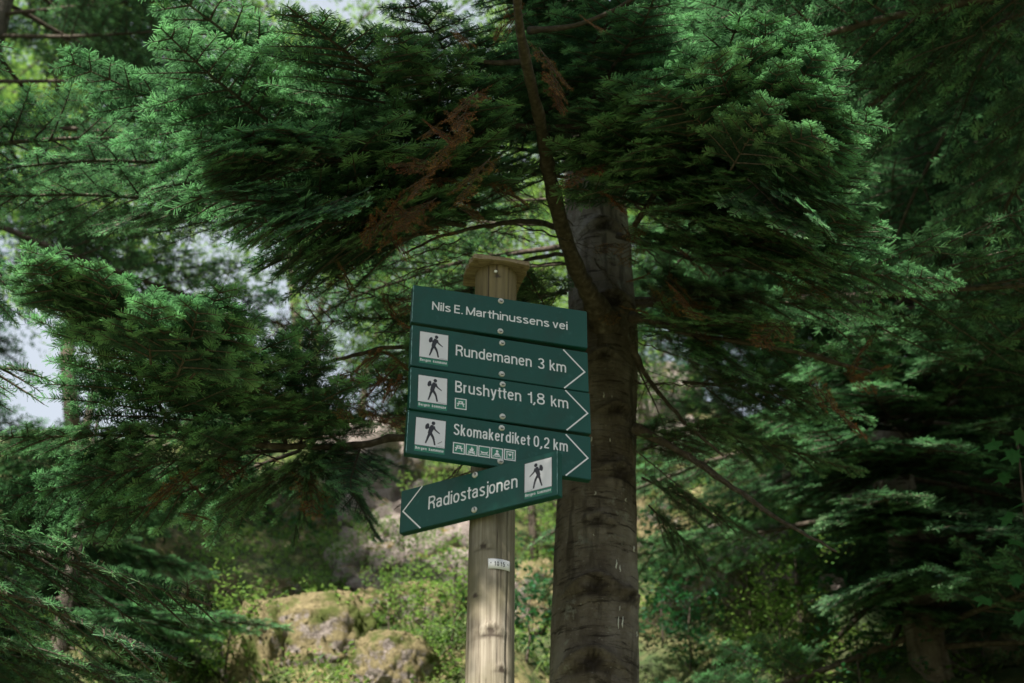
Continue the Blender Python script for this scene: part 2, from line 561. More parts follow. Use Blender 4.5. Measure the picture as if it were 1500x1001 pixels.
def make_kind(name, seed, L, r0, dens, nl, nw, mat='needle', bare_len=.3, spread=1.0, **kw):
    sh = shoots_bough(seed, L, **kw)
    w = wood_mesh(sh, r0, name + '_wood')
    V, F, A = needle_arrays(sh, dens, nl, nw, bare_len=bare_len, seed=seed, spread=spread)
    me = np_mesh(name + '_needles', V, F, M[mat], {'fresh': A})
    print(name, 'shoots', len(sh), 'needles', len(F))
    return dict(w=w, n=me, L=L)


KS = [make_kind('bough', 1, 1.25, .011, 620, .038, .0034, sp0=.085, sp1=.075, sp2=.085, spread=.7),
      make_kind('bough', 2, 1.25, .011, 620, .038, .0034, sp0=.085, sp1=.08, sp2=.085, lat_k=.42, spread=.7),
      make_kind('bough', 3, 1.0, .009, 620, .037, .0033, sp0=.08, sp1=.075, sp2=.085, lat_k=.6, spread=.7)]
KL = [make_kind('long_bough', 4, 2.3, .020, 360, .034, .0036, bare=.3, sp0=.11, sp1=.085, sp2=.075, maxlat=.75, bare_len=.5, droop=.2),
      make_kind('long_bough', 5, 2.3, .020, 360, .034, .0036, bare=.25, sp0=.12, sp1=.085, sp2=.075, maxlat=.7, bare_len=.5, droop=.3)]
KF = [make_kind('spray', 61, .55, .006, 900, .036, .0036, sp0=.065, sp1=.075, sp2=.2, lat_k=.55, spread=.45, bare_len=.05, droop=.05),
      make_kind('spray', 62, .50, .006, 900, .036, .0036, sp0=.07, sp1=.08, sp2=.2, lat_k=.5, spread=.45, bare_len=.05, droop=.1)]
KN = [make_kind('shade_bough', 14, 2.6, .020, 420, .034, .0036, bare=.35, sp0=.10, sp1=.075, sp2=.075, maxlat=.32, lat_k=.3, bare_len=.5, droop=.1)]
KD = [make_kind('dead_bough', 6, .75, .005, 380, .022, .0024, 'dead', sp0=.09, sp1=.09, sp2=.2, spread=1.6, bare_len=.3),
      make_kind('dead_bough', 7, .55, .004, 380, .022, .0024, 'dead', sp0=.08, sp1=.09, sp2=.2, spread=1.8, bare_len=.2)]


def bare_kind(seed, L):
    sh = shoots_bough(seed, L, sp0=.10, sp1=.09, sp2=.2, lat_k=.5, droop=.3)
    sh = [s for s in sh if s[1] < 3]
    b = MB(); r = random.Random(seed)
    for pts, lv, ln in sh:
        if lv and r.random() < .25: continue
        base = (.007, .0032, .0018)[lv]; n = len(pts)
        pts = [p + Vector((0, 0, r.uniform(-.01, .01))) for p in pts]; pts[0] = pts[0]
        b.tube(pts, [base * (1 - .8 * i / (n - 1)) for i in range(n)], 5 if lv == 0 else 3, cap=False)
    return dict(w=b.mesh('bare_twig_wood', M['twig']), n=None, L=L)


KB = [bare_kind(21, 1.0), bare_kind(22, .8), bare_kind(23, 1.2)]


def orient(p0, p1, roll=0.0, up=Vector((0, 0, 1)), sc=1.0):
    x = (p1 - p0).normalized()
    z = (up - x * up.dot(x)).normalized(); y = z.cross(x)
    m = Matrix((x, y, z)).transposed().to_4x4()
    m = m @ Matrix.Rotation(roll, 4, 'X') @ Matrix.Diagonal((sc, sc, sc, 1))
    m.translation = p0
    return m


def put_bough(tree, kind, p0, p1, roll=0.0, name='branch', flip=False):
    """a branch of the tree (part) and its needles (sub-part); both share mesh data with their like"""
    base = Vector(tree.location)
    m = orient(p0, p1, roll, sc=(p1 - p0).length / kind['L'])
    if flip: m = m @ Matrix.Diagonal((1, -1, 1, 1))
    m.translation = p0 - base
    w = link(name, kind['w'], tree, m)
    if kind['n'] is not None:
        n = link('needles' if kind not in KD else 'dead_needles', kind['n'], w)
        n['kind'] = 'stuff'
    return w


# sight lines from sunlit spots towards the sun stay open between the crowns
LIT = [at(1150, 60, 4.5), at(1235, 170, 4.6), at(1210, 300, 4.8), at(1080, 130, 4.7), at(310, 215, 4.4), at(330, 290, 4.5), at(330, 470, 4.6),
       at(180, 420, 4.5), at(60, 400, 4.4)]
LITG = [at(x, y, z) for x, y, z in ((420, 960, 7.8), (520, 900, 8), (480, 840, 8.5), (600, 830, 8.7), (600, 780, 9.2), (640, 900, 8.2), (560, 960, 7.8), (1120, 920, 9), (1180, 960, 8.5),
                                  (200, 860, 8.5), (230, 910, 8.3))]


def pixel(p):
    d = p - EYE; z = d.y * cP + d.z * sP
    return (750 + d.x / z * FPX, 500.5 - (d.z * cP - d.y * sP) / z * FPX) if z > .3 else (-9999, -9999)


# gaps in the wood where the sky shows
GAPS = [(-40, 130, 400, 640), (230, 420, 385, 455), (0, 300, 560, 640), (715, 800, 150, 340), (930, 1005, 485, 640), (940, 1000, 80, 160), (1330, 1400, 60, 120), (960, 1200, 885, 960)]
NEAR = [(1180, 1560, 60, 420), (735, 835, -80, 340)]      # only far boughs here


def blocks(p0, p1, rad):
    rad *= 1.0 + .28 * min((p1 - p0).length, 2.6)
    for j in range(7):
        q = pixel(p0.lerp(p1, (j + .5) / 7))
        for x0, x1, y0, y1 in GAPS:
            if x0 < q[0] < x1 and y0 < q[1] < y1: return True
        if p1.y < 5.1:
            for x0, x1, y0, y1 in NEAR:
                if x0 < q[0] < x1 and y0 < q[1] < y1: return True
    for pts, k in ((LIT, .36), (LITG, .55)):
        for q in pts:
            for j in range(5):
                s = p0.lerp(p1, (j + .5) / 5)
                d = s - q; t = d.dot(SUN)
                if t > .15 and (d - SUN * t).length < rad * k / .45: return True
    return False


# ------------------------------------------------------------------ trunks
def trunk_mesh(axis, radii, name, nseg=96, dz=.02, knots=(), amp=.012, sy=1, mat='bark', groove=False):
    """axis: list of (x,y,z) going up, relative to the tree base"""
    A = np.array([tuple(p) for p in axis], float); Rr = np.array(radii, float)
    zs = np.arange(A[0, 2], A[-1, 2] + dz, dz)
    X = np.interp(zs, A[:, 2], A[:, 0]); Y = np.interp(zs, A[:, 2], A[:, 1]); Q = np.interp(zs, A[:, 2], Rr)
    th = np.linspace(0, 2 * PI, nseg, endpoint=False)
    Z, TH = np.meshgrid(zs, th, indexing='ij')
    cx, sx_ = np.cos(TH), np.sin(TH)
    ph = TH / (2 * PI)
    def cyl(fu, fz, sd): return (fbm(cx * fu + 20, Z * fz + sx_ * fu, sd, 4) - .47)
    disp = amp * (cyl(1.2, 1.3, 3) * 2.2 + cyl(3, 9, 4) * .8 + cyl(7, 26, 8) * .6 + cyl(5, 60, 12) * .35)
    scar = np.zeros_like(Z)
    for kz, kth, kr, kh in knots:
        dth = np.angle(np.exp(1j * (TH - kth))) * np.interp(kz, A[:, 2], Rr)
        dzz = Z - kz
        # swollen eye with a drooping brow over it
        e = np.exp(-((dth / kr) ** 2 + (dzz / (kr * .62)) ** 2))
        disp += kh * e
        brow = np.exp(-((dzz - kr * .55 + np.abs(dth) * .45) / (kr * .16)) ** 2) * np.exp(-(dth / (kr * 1.3)) ** 2)
        disp += kh * .5 * brow
        hole = np.exp(-((dth / (kr * .35)) ** 2 + (dzz / (kr * .26)) ** 2))
        disp -= kh * .9 * hole
        under = np.exp(-((dzz + kr * .35 + np.abs(dth) * .1) / (kr * .15)) ** 2) * np.exp(-(dth / (kr * 1.2)) ** 2)
        scar = np.maximum(scar, np.clip(hole * 1.1 + under * .9 + .5 * e * (fbm(dth * 60, dzz * 90, 3) > .5), 0, 1))
        disp -= kh * .35 * under
    RR = Q[:, None] + disp
    V = np.stack([X[:, None] + RR * cx, Y[:, None] + RR * sx_ * sy, Z], -1).reshape(-1, 3)
    n0, n1 = len(zs), nseg
    i = np.arange(n0 - 1)[:, None] * n1; j = np.arange(n1)[None, :]; j2 = (j + 1) % n1
    F = np.stack([(i + j), (i + j2), (i + n1 + j2), (i + n1 + j)], -1).reshape(-1, 4)
    return np_mesh(name, V, F, M[mat], {'scar': scar.ravel()}, smooth=True)


def fir_tree(name, x, y, H, r, label, cat, group, zlow, Lmax, step=.36, nb=5, seed=0, lean=(0, 0), cond=None, kinds=None, dead=0.0, sink=.4):
    rr = random.Random(seed)
    bz = hz(x, y) - sink
    base = Vector((x, y, bz))
    t = empty(name, base, label, cat, group)
    ax = [(0, 0, 0), (lean[0] * .3, lean[1] * .3, H * .3), (lean[0] * .7, lean[1] * .7, H * .7), (lean[0], lean[1], H)]
    link('trunk', trunk_mesh(ax, [r * 1.15, r * .85, r * .4, r * .04], 'trunk', 32, .08, amp=.02), t)
    z = zlow; cnt = 0; a0 = rr.uniform(0, 6)
    while z < H - .3:
        fr = (z - zlow) / max(H - zlow, .1)
        L = Lmax * (1 - fr) ** .75 + .25
        k = nb if fr < .7 else 4
        for i in range(k):
            a = a0 + 2 * PI * i / k + rr.uniform(-.25, .25)
            zz = z + rr.uniform(-.12, .12); l = L * rr.uniform(.8, 1.1)
            lx, ly = lean[0] * zz / H, lean[1] * zz / H
            p0 = base + Vector((lx, ly, zz))
            p1 = p0 + Vector((math.cos(a), math.sin(a), rr.uniform(-.42, -.05) + .35 * fr)).normalized() * l
            if blocks(p0, p1, .45) and rr.random() < .93: continue
            if cond and not cond(p0, p1): continue
            kd = rr.choice(KL) if l > 1.5 else rr.choice(KS)
            if rr.random() < dead: kd = rr.choice(KD); p1 = p0.lerp(p1, .5)
            put_bough(t, kd, p0, p1, rr.uniform(-.3, .3), flip=rr.random() < .5); cnt += 1
        a0 += 1.1; z += step * rr.uniform(.85, 1.15)
    print(name, 'boughs', cnt)
    return t


# ------------------------------------------------------------------ the main fir behind the post
TB = Vector((.27, 5.3, 0)); TB.z = hz(.27, 5.3) - .4
main = empty('fir_tree', TB, 'big fir with grey scarred trunk standing right behind the signpost', 'tree')


def mt(x, y, z): return (x - TB.x, y - TB.y, z - TB.z)


ax = [mt(.24, 5.3, TB.z), mt(.29, 5.3, 2.4), mt(.311, 5.3, 3.26), mt(.345, 5.3, 4.0), mt(.40, 5.3, 4.8), mt(.385, 5.3, 5.7), mt(.36, 5.32, 7.5), mt(.34, 5.32, 16.5)]
rad = [.24, .178, .168, .163, .150, .138, .115, .012]


def th_of(px): return -PI / 2 + (px - 870) / 65.0 * .75


def zt(py):
    Y = 500.5 - py; z = 5.15 / (cP - Y / FPX * sP); return EYE.z + z * (Y / FPX * cP + sP) - TB.z


kn = [(a_, b_, c_ * 1.1, d_ * 2.3) for a_, b_, c_, d_ in [(zt(862), th_of(866), .075, .022), (zt(972), th_of(862), .08, .024), (zt(440), th_of(895), .07, .02), (zt(600), th_of(905), .05, .016),
      (zt(765), th_of(868), .05, .010), (zt(870), th_of(940), .05, .014), (zt(520), th_of(870), .045, .010), (zt(690), th_of(912), .06, .014),
      (zt(330), th_of(880), .06, .016), (zt(240), th_of(860), .06, .016)]]
link('trunk', trunk_mesh(ax, rad, 'trunk', 200, .012, kn, amp=.010), main)


def trunk_surf(px, py):
    """point on the front of the main trunk seen at a pixel"""
    d = at(px, py, 1) - EYE
    z = 4.8
    while z < 7.5:
        p = EYE + d * z
        zz = p.z - TB.z
        cx = np.interp(zz, [a[2] for a in ax], [a[0] for a in ax]) + TB.x
        rr = np.interp(zz, [a[2] for a in ax], rad)
        if (p.x - cx) ** 2 + (p.y - 5.3) ** 2 < (rr + .006) ** 2: return p
        z += .004
    return EYE + d * 5.6


# dried white resin runs
for (px, py, ln) in [(878, 760, 5), (872, 757, 3), (903, 820, 16), (908, 828, 12), (899, 845, 16), (908, 888, 6), (906, 903, 18), (912, 903, 17), (933, 925, 8), (929, 800, 9),
                     (846, 510, 12), (849, 502, 5), (866, 640, 7), (885, 575, 8), (897, 580, 10), (893, 642, 5), (872, 720, 5), (861, 690, 7), (900, 695, 8), (853, 652, 9), (870, 780, 5),
                     (885, 962, 7), (876, 957, 4), (905, 970, 5), (852, 945, 4), (917, 730, 5), (844, 545, 6), (888, 520, 6)]:
    b = MB(); pts = []
    nn = 4
    for i in range(nn):
        p = trunk_surf(px + random.uniform(-1, 1), py + ln * i / (nn - 1)); pts.append(p - TB)
    b.tube(pts, [.0022 * random.uniform(.6, 1.5) if 0 < i < nn - 1 else .0010 for i in range(nn)], 6)
    b.build('resin_run', M['resin'], main)


def limb(tree, pts, name='limb', n=12, mat='twig', jit=0.0):
    pts = [(a_, b_, c_, d_ * (.86 if i else 1.15)) for i, (a_, b_, c_, d_) in enumerate(pts)]
    """pts: (px,py,depth,width in px)"""
    P = []; Rd = []
    for (px, py, z, w) in pts: P.append(at(px, py, z)); Rd.append(w / FPX * z / 2)
    # catmull-rom
    PP = []; RR = []
    for i in range(len(P) - 1):
        a = P[max(i - 1, 0)]; b_ = P[i]; c = P[i + 1]; d = P[min(i + 2, len(P) - 1)]
        for k in range(6):
            t = k / 6
            q = .5 * ((2 * b_) + (c - a) * t + (2 * a - 5 * b_ + 4 * c - d) * t * t + (3 * b_ - a - 3 * c + d) * t ** 3)
            PP.append(q + Vector((random.uniform(-1, 1), random.uniform(-1, 1), random.uniform(-1, 1))) * jit)
            RR.append((Rd[i] * (1 - t) + Rd[i + 1] * t) * random.uniform(.88, 1.14))
    PP.append(P[-1]); RR.append(Rd[-1])
    base = Vector(tree.location)
    b = MB(); b.tube([p - base for p in PP], RR, n)
    return b.build(name, M[mat], tree)


# the curved limb that sweeps up in front of the trunk, and the others that can be followed
limb(main, [(893, 492, 6.14, 62), (876, 455, 6.02, 42), (862, 428, 5.96, 32), (845, 395, 5.88, 28), (824, 335, 5.7, 26), (806, 262, 5.4, 26), (796, 200, 5.15, 22), (780, 130, 4.85, 19), (765, 60, 4.55, 17), (757, 0, 4.35, 14), (745, -120, 4.1, 9)], 'branch', 16, jit=.002)
limb(main, [(796, 188, 5.36, 9), (740, 185, 5.3, 9), (690, 195, 5.2, 8), (640, 205, 5.1, 5)], 'branch')
limb(main, [(795, 190, 5.36, 11), (850, 186, 5.3, 11), (920, 192, 5.25, 10), (1000, 205, 5.1, 7)], 'branch')
limb(main, [(772, 90, 5.1, 10), (720, 92, 5.0, 8), (665, 82, 4.9, 6)], 'branch')
limb(main, [(775, 45, 5.0, 10), (840, 38, 4.9, 9), (900, 15, 4.8, 8), (940, -10, 4.7, 6)], 'branch')
limb(main, [(862, 655, 5.78, 16), (760, 652, 5.75, 13), (600, 640, 5.6, 14), (530, 652, 5.5, 13), (440, 655, 5.3, 11), (330, 645, 5.2, 9), (240, 620, 5.0, 7)], 'branch', jit=.003)
limb(main, [(850, 510, 5.95, 10), (600, 508, 5.7, 8), (530, 518, 5.55, 7), (470, 535, 5.4, 6)], 'branch', jit=.003)
limb(main, [(925, 465, 5.95, 15), (960, 472, 5.85, 12), (1010, 490, 5.7, 9), (1060, 497, 5.6, 6)], 'branch')
limb(main, [(930, 628, 5.75, 16), (985, 655, 5.65, 12), (1060, 705, 5.5, 10), (1140, 760, 5.3, 7), (1225, 808, 5.1, 4)], 'branch', jit=.003)
limb(main, [(925, 505, 5.9, 10), (950, 555, 5.85, 8), (1000, 615, 5.7, 6), (1060, 668, 5.6, 4)], 'branch', jit=.003)
limb(main, [(905, 345, 6.1, 9), (960, 362, 6.0, 8), (1040, 385, 5.8, 8), (1130, 392, 5.6, 8), (1215, 385, 5.4, 5)], 'branch', jit=.002)
limb(main, [(1170, 515, 5.6, 9), (1220, 530, 5.5, 8), (1275, 545, 5.4, 5)], 'branch', jit=.002)
limb(main, [(1060, 497, 5.6, 6), (1110, 505, 5.6, 8), (1172, 516, 5.6, 9)], 'branch', jit=.002)
limb(main, [(835, 340, 6.1, 8), (780, 325, 5.9, 9), (720, 330, 5.7, 8), (650, 345, 5.5, 5), (590, 372, 5.4, 3)], 'branch', jit=.004)
limb(main, [(830, 372, 6.1, 6), (770, 382, 6.0, 7), (700, 420, 5.9, 6), (640, 430, 5.8, 4)], 'branch', jit=.004)

# hero boughs: (kind, base px, tip px, roll)
HB = [
    # behind the curved limb, over the upper trunk
    (KS[0], (900, 120, 6.4), (800, 40, 5.5), .1), (KS[1], (830, 210, 6.4), (750, 120, 5.6), -.1), (KS[2], (900, 230, 6.2), (850, 150, 5.4), 0), (KS[0], (900, 80, 6.6), (860, -30, 5.6), .1),
    (KS[1], (880, 60, 6.6), (720, -20, 5.6), .1), (KS[2], (920, 200, 6.2), (880, 80, 5.4), .2), (KS[0], (930, 150, 6.3), (930, 30, 5.4), -.1), (KS[1], (840, 150, 6.5), (690, 100, 5.7), 0), (KS[2], (850, 260, 6.2), (905, 210, 5.6), 0),
    (KS[0], (860, 100, 6.6), (810, -40, 5.7), .1), (KS[2], (880, 160, 6.4), (830, 110, 5.6), .1), (KS[2], (830, 90, 6.5), (780, 10, 5.6), .1),
    # in the shade left of the boards and right of the trunk
    (KS[1], (840, 460, 6.2), (500, 480, 5.9), .1), (KS[0], (840, 540, 6.0), (480, 580, 5.8), .1), (KS[2], (830, 430, 6.2), (560, 440, 5.9), -.1), (KS[1], (830, 600, 6.0), (520, 620, 5.8), .1), (KS[2], (830, 520, 6.0), (540, 530, 5.9), -.2),
    (KS[0], (930, 440, 6.2), (1180, 440, 5.8), .1), (KS[1], (930, 470, 6.1), (1230, 520, 5.7), -.1), (KS[0], (940, 700, 5.9), (1130, 800, 5.6), .1), (KS[1], (940, 420, 6.2), (1290, 470, 5.6), .1), (KS[2], (940, 660, 5.9), (1080, 620, 5.6), 0),
    (KS[1], (950, 740, 5.9), (1060, 860, 5.7), 0), (KS[0], (1000, 560, 6.2), (1280, 600, 5.8), 0), (KS[1], (1000, 620, 6.2), (1260, 690, 5.9), .1),
    (KL[0], (850, 330, 6.6), (540, 345, 7.1), .1), (KL[1], (850, 385, 6.6), (590, 425, 7.0), -.1), (KL[0], (850, 290, 6.8), (640, 290, 7.4), .2), (KL[1], (840, 360, 6.6), (420, 420, 7.4), 0),
    (KL[1], (930, 300, 6.6), (1120, 430, 7.2), .1), (KL[0], (930, 250, 6.7), (1240, 400, 7.4), .1), (KL[1], (850, 420, 6.5), (500, 520, 6.9), .1),
    # right hero bough
    (KS[0], (930, 330, 5.7), (1150, 20, 4.45), .15), (KS[1], (980, 300, 5.5), (1262, 170, 4.6), -.1), (KS[2], (1010, 330, 5.5), (1240, 240, 4.7), .2),
    (KS[2], (1030, 380, 5.5), (1240, 318, 4.75), -.1), (KS[0], (960, 350, 5.7), (1160, 385, 4.9), .1), (KS[1], (930, 260, 5.6), (1010, 90, 4.6), .2),
    (KS[2], (900, 220, 5.5), (950, 130, 4.7), -.2), (KS[1], (940, 280, 5.7), (1120, 190, 4.7), .0), (KS[0], (950, 300, 5.9), (1080, 300, 4.9), -.2),
    (KS[2], (1050, 260, 5.3), (1205, 90, 4.5), .1), (KS[2], (1060, 300, 5.3), (1262, 215, 4.5), .2), (KS[0], (1020, 250, 5.4), (1085, 50, 4.4), -.1), (KS[2], (1040, 280, 5.3), (1180, 250, 4.5), 0),
    (KS[1], (960, 260, 5.5), (940, 120, 4.6), .1), (KS[2], (1000, 270, 5.4), (1030, 150, 4.5), .1), (KS[2], (1080, 330, 5.3), (1195, 345, 4.6), -.2),
    # left hero bough
    (KS[0], (700, 300, 5.7), (285, 205, 4.45), -.1), (KS[1], (680, 330, 5.7), (300, 280, 4.55), .1), (KS[2], (600, 320, 5.4), (350, 345, 4.7), .15),
    (KS[1], (720, 320, 5.8), (440, 310, 4.8), -.2), (KS[0], (700, 250, 5.7), (420, 170, 4.6), .1), (KS[2], (640, 340, 5.6), (390, 385, 4.9), .1),
    # above left
    (KS[1], (560, 260, 6.3), (265, -30, 5.0), .1), (KS[0], (620, 220, 5.5), (480, 0, 4.3), -.1), (KS[1], (700, 180, 5.3), (560, 60, 4.5), .15), (KS[2], (680, 120, 5.3), (600, -20, 4.6), 0),
    (KS[0], (480, 240, 5.8), (190, 60, 4.8), .15), (KS[1], (430, 260, 6.0), (110, 80, 5.2), .1), (KS[0], (840, 150, 5.7), (900, -40, 4.7), 0), (KS[1], (860, 160, 5.6), (985, 0, 4.6), .1),
    (KS[2], (770, 200, 5.6), (690, 80, 5.0), .1), (KS[0], (830, 230, 6.1), (560, 200, 5.1), .2), (KS[1], (830, 260, 6.1), (620, 250, 5.3), -.1),
    # branch mid left, fans rising towards the camera
    (KS[0], (420, 655, 5.35), (330, 425, 4.5), .1), (KS[1], (440, 660, 5.4), (440, 480, 4.8), -.1), (KS[0], (300, 640, 5.2), (170, 385, 4.35), .1), (KS[1], (260, 630, 5.15), (40, 375, 4.3), -.05),
    (KS[2], (340, 600, 5.1), (240, 440, 4.55), .1), (KS[1], (260, 640, 5.2), (-40, 650, 4.6), .1), (KS[0], (420, 660, 5.4), (60, 700, 4.9), .1),
    (KS[1], (440, 660, 5.5), (90, 800, 5.3), .2), (KS[2], (480, 655, 5.5), (545, 790, 5.2), .1), (KS[2], (460, 660, 5.5), (430, 800, 5.3), -.1), (KS[0], (520, 655, 5.6), (300, 760, 5.2), .1),
    (KS[1], (530, 650, 5.6), (500, 720, 5.0), -.2), (KS[0], (400, 655, 5.4), (220, 540, 4.7), 0), (KS[1], (500, 650, 5.5), (380, 560, 4.8), .1),
    (KS[2], (250, 650, 5.3), (-30, 760, 5.0), .1),
    # right of trunk
    (KS[0], (990, 485, 5.8), (1160, 470, 5.0), .1), (KS[1], (1010, 490, 5.7), (1100, 560, 5.2), 0), (KS[0], (1060, 400, 5.8), (1330, 330, 4.9), .1), (KS[1], (1130, 395, 5.6), (1400, 420, 5.0), -.1),
]
for k, a, b_, rl in HB:
    put_bough(main, k, at(*a), at(*b_), rl, flip=random.random() < .5)
# single flat sprays at the sunny ends of the boughs
for tips, cx, cy in (([(1130, 25), (1170, 50), (1205, 80), (1195, 45), (1228, 138), (1256, 180), (1244, 216), (1222, 250), (1212, 335), (1242, 310), (1178, 352), (1150, 95), (1095, 62), (1050, 78), (958, 128), (1010, 100), (1180, 120), (1200, 190), (1130, 150)], 1080, 240),
                     ([(283, 205), (300, 255), (312, 285), (332, 225), (380, 203), (330, 330), (402, 186), (365, 352), (420, 345), (300, 225)], 520, 270),
                     ([(25, 395), (60, 378), (110, 400), (170, 410), (330, 425), (300, 450), (215, 440), (355, 470), (140, 385)], 230, 600)):
    for px, py in tips:
        d = Vector((cx - px, cy - py, 0)).normalized(); ln = random.uniform(85, 120)
        z = random.uniform(4.25, 4.4)
        put_bough(main, random.choice(KF), at(px + d.x * ln + random.uniform(-12, 12), py + d.y * ln, z + .30), at(px, py, z), random.uniform(-.35, .35), flip=random.random() < .5)
# brown dead sprays
for px, py, z, dx, dy, s in [(700, 130, 5.0, -40, 60, 1), (690, 190, 5.1, -60, 50, 1), (660, 230, 5.1, -70, 60, 1), (720, 230, 5.2, -60, 70, 1), (770, 20, 4.9, -50, 20, 1), (790, 70, 5.0, 40, 70, 1),
                             (800, 110, 5.1, 30, 60, 0), (640, 290, 5.2, -70, 50, 0), (600, 310, 5.2, -80, 40, 1), (880, 240, 5.6, -50, 30, 1), (880, 280, 5.8, 40, 30, 1), (540, 380, 5.5, -70, 5, 0), (520, 385, 5.5, -40, 30, 1),
                             (500, 470, 5.4, -110, 10, 1), (590, 530, 5.5, -70, 60, 0), (540, 560, 5.4, -90, 40, 1), (560, 600, 5.5, -80, 30, 1), (300, 690, 5.2, -90, 40, 1), (270, 700, 5.2, -60, 50, 0),
                             (970, 400, 5.9, 60, 50, 0), (950, 430, 5.9, 60, 40, 1), (1000, 470, 5.7, 50, 30, 1), (1230, 545, 5.5, 60, 30, 0), (1180, 380, 5.4, 70, -10, 1), (960, 340, 6.0, 80, 60, 0), (450, 690, 5.4, 20, 70, 1)]:
    if py < 330: z -= .5
    for q in range(2):
        jx, jy = random.uniform(-90, 90), random.uniform(-60, 60)
        if 725 < px + jx < 835 and py + jy < 330: continue
        put_bough(main, KD[1 - s], at(px + jx, py + jy, z + .1), at(px + jx + random.uniform(-45, 45), py + jy + random.uniform(-10, 45), z - .05), random.uniform(-.8, .8))
    if 735 < px < 835 and py < 200: z += .35
    put_bough(main, KD[s], at(px, py, z), at(px + dx, py + dy, z - .15), random.uniform(-.6, .6), flip=random.random() < .5)
# bare dead twigs
for px, py, z, tx, ty in [(830, 350, 6.1, 640, 290), (830, 385, 6.1, 620, 400), (830, 420, 6.1, 760, 470), (850, 520, 6.0, 470, 400), (850, 640, 5.8, 560, 720), (700, 650, 5.7, 600, 760), (600, 640, 5.6, 520, 560),
                          (925, 520, 5.95, 1010, 700), (930, 560, 5.9, 1050, 560), (930, 640, 5.8, 1040, 590), (930, 620, 5.75, 1100, 690), (930, 500, 5.9, 1060, 540), (910, 330, 6.1, 1010, 420), (910, 300, 6.1, 1030, 330),
                          (860, 600, 5.9, 560, 600), (840, 500, 5.9, 560, 420), (870, 380, 6.0, 960, 480), (840, 330, 6.1, 700, 230), (930, 660, 5.7, 1080, 780), (450, 640, 5.4, 390, 560)]:
    put_bough(main, random.choice(KB), at(px, py, z), at(tx, ty, z - random.uniform(-.1, .5)), random.uniform(-1, 1), flip=random.random() < .5)
for i in range(26):
    px, py = random.uniform(560, 860), random.uniform(290, 420)
    if i > 16: px, py = random.uniform(930, 1120), random.uniform(360, 700)
    if i > 22: px, py = random.uniform(470, 600), random.uniform(480, 640)
    z = random.uniform(5.3, 6.2)
    put_bough(main, random.choice(KB), at(px, py, z), at(px + random.uniform(-150, 90) * (1 if i < 17 else -1), py + random.uniform(-50, 90), z - random.uniform(-.1, .35)), random.uniform(-1, 1))
for px, py in [(585, 470), (560, 520), (590, 560), (540, 590), (575, 610), (600, 430), (530, 540), (500, 390), (985, 420), (1010, 455), (1180, 560), (1220, 600), (1150, 470), (690, 150), (660, 260), (720, 280), (640, 330)]:
    z = 5.15
    put_bough(main, KD[1], at(px, py, z), at(px + random.uniform(-60, 60), py + random.uniform(5, 50), z - .15), random.uniform(-.8, .8))
# added narrow boughs over the path, unseen above the frame, to shade the boards
for ox, oz, t in [(-.05, 2.9, 2.9), (.1, 3.2, 2.5), (-.15, 3.3, 2.3), (.15, 3.5, 2.1), (-.1, 3.7, 1.9), (.2, 3.8, 1.7), (-.25, 3.6, 2.3), (0, 4.05, 1.7), (.3, 3.5, 2.6), (0, 3.1, 3.2), (-.05, 2.5, 3.4), (.1, 2.7, 3.7)]:
    q = Vector((ox, 3.6, oz)) + SUN * t
    p0 = Vector((.38, 5.25, max(q.z + 1.2, 6.9) + random.uniform(0, .8)))
    put_bough(main, KN[0], p0, p0 + (q - p0) * 1.15, random.uniform(-.2, .2), flip=t > 2.3)
for ox, oz, t in [(.15, 3.3, 2.6), (.1, 3.2, 3.6), (-.05, 2.85, 3.3), (-.05, 2.6, 3.8), (-.2, 3.8, 2.6), (.2, 3.4, 3.0), (-.2, 3.2, 3.4), (.05, 3.6, 3.2)]:  # more added boughs out of view, shading boards and lower post
    q = Vector((ox, 3.6, oz)) + SUN * t
    p0 = Vector((.38, 5.25, q.z + 1.6))
    put_bough(main, KN[0], p0, p0 + (q - p0) * 1.15, random.uniform(-.2, .2))
# the crown above
rr = random.Random(5); z = 4.9; a0 = 0; cnt = 0
while z < 16.2:
    fr = (z - 4.9) / 11.5; L = 2.7 * (1 - fr) ** .8 + .25
    nw_ = 6 if z < 7 else 8
    for i in range(nw_):
        a = a0 + 2 * PI * i / nw_ + rr.uniform(-.25, .25); zz = z + rr.uniform(-.15, .15); l = L * rr.uniform(.75, 1.1)
        p0 = Vector((.37, 5.3, zz)); p1 = p0 + Vector((math.cos(a), math.sin(a), rr.uniform(-.25, .02) + .3 * fr)).normalized() * l
        if blocks(p0, p1, .5): continue
        put_bough(main, rr.choice(KL) if l > 1.5 else rr.choice(KS), p0, p1, rr.uniform(-.25, .25), flip=rr.random() < .5); cnt += 1
    a0 += .8; z += .36
print('main crown', cnt)

# ------------------------------------------------------------------ other firs
fir2 = fir_tree('fir_tree', 2.52, 8.3, 10.5, .115, 'dark fir with leaning grey trunk at the lower right', 'tree', 'firs standing on the slope', .55, 2.5, .30, 7, 3, (-.4, -.1))
fir_tree('fir_tree', 4.6, 9.6, 12, .20, 'dark fir at the right edge behind the leaning one', 'tree', 'firs standing on the slope', .5, 2.8, .36, 6, 4)
fir_tree('fir_tree', 3.3, 12.5, 13, .20, 'shaded fir far up the slope right of the big trunk', 'tree', 'firs standing on the slope', 2.8, 2.6, .38, 6, 5)
fir_tree('fir_tree', -3.9, 7.6, 12, .20, 'dark fir filling the upper left corner', 'tree', 'firs standing on the slope', 2.3, 2.7, .36, 5, 6, (.3, 0))
fir_tree('fir_tree', -4.6, 9.0, 3.0, .07, 'young fir with pale sunlit sprays at the lower left', 'tree', 'firs standing on the slope', .3, 1.5, .25, 6, 8, sink=.1)
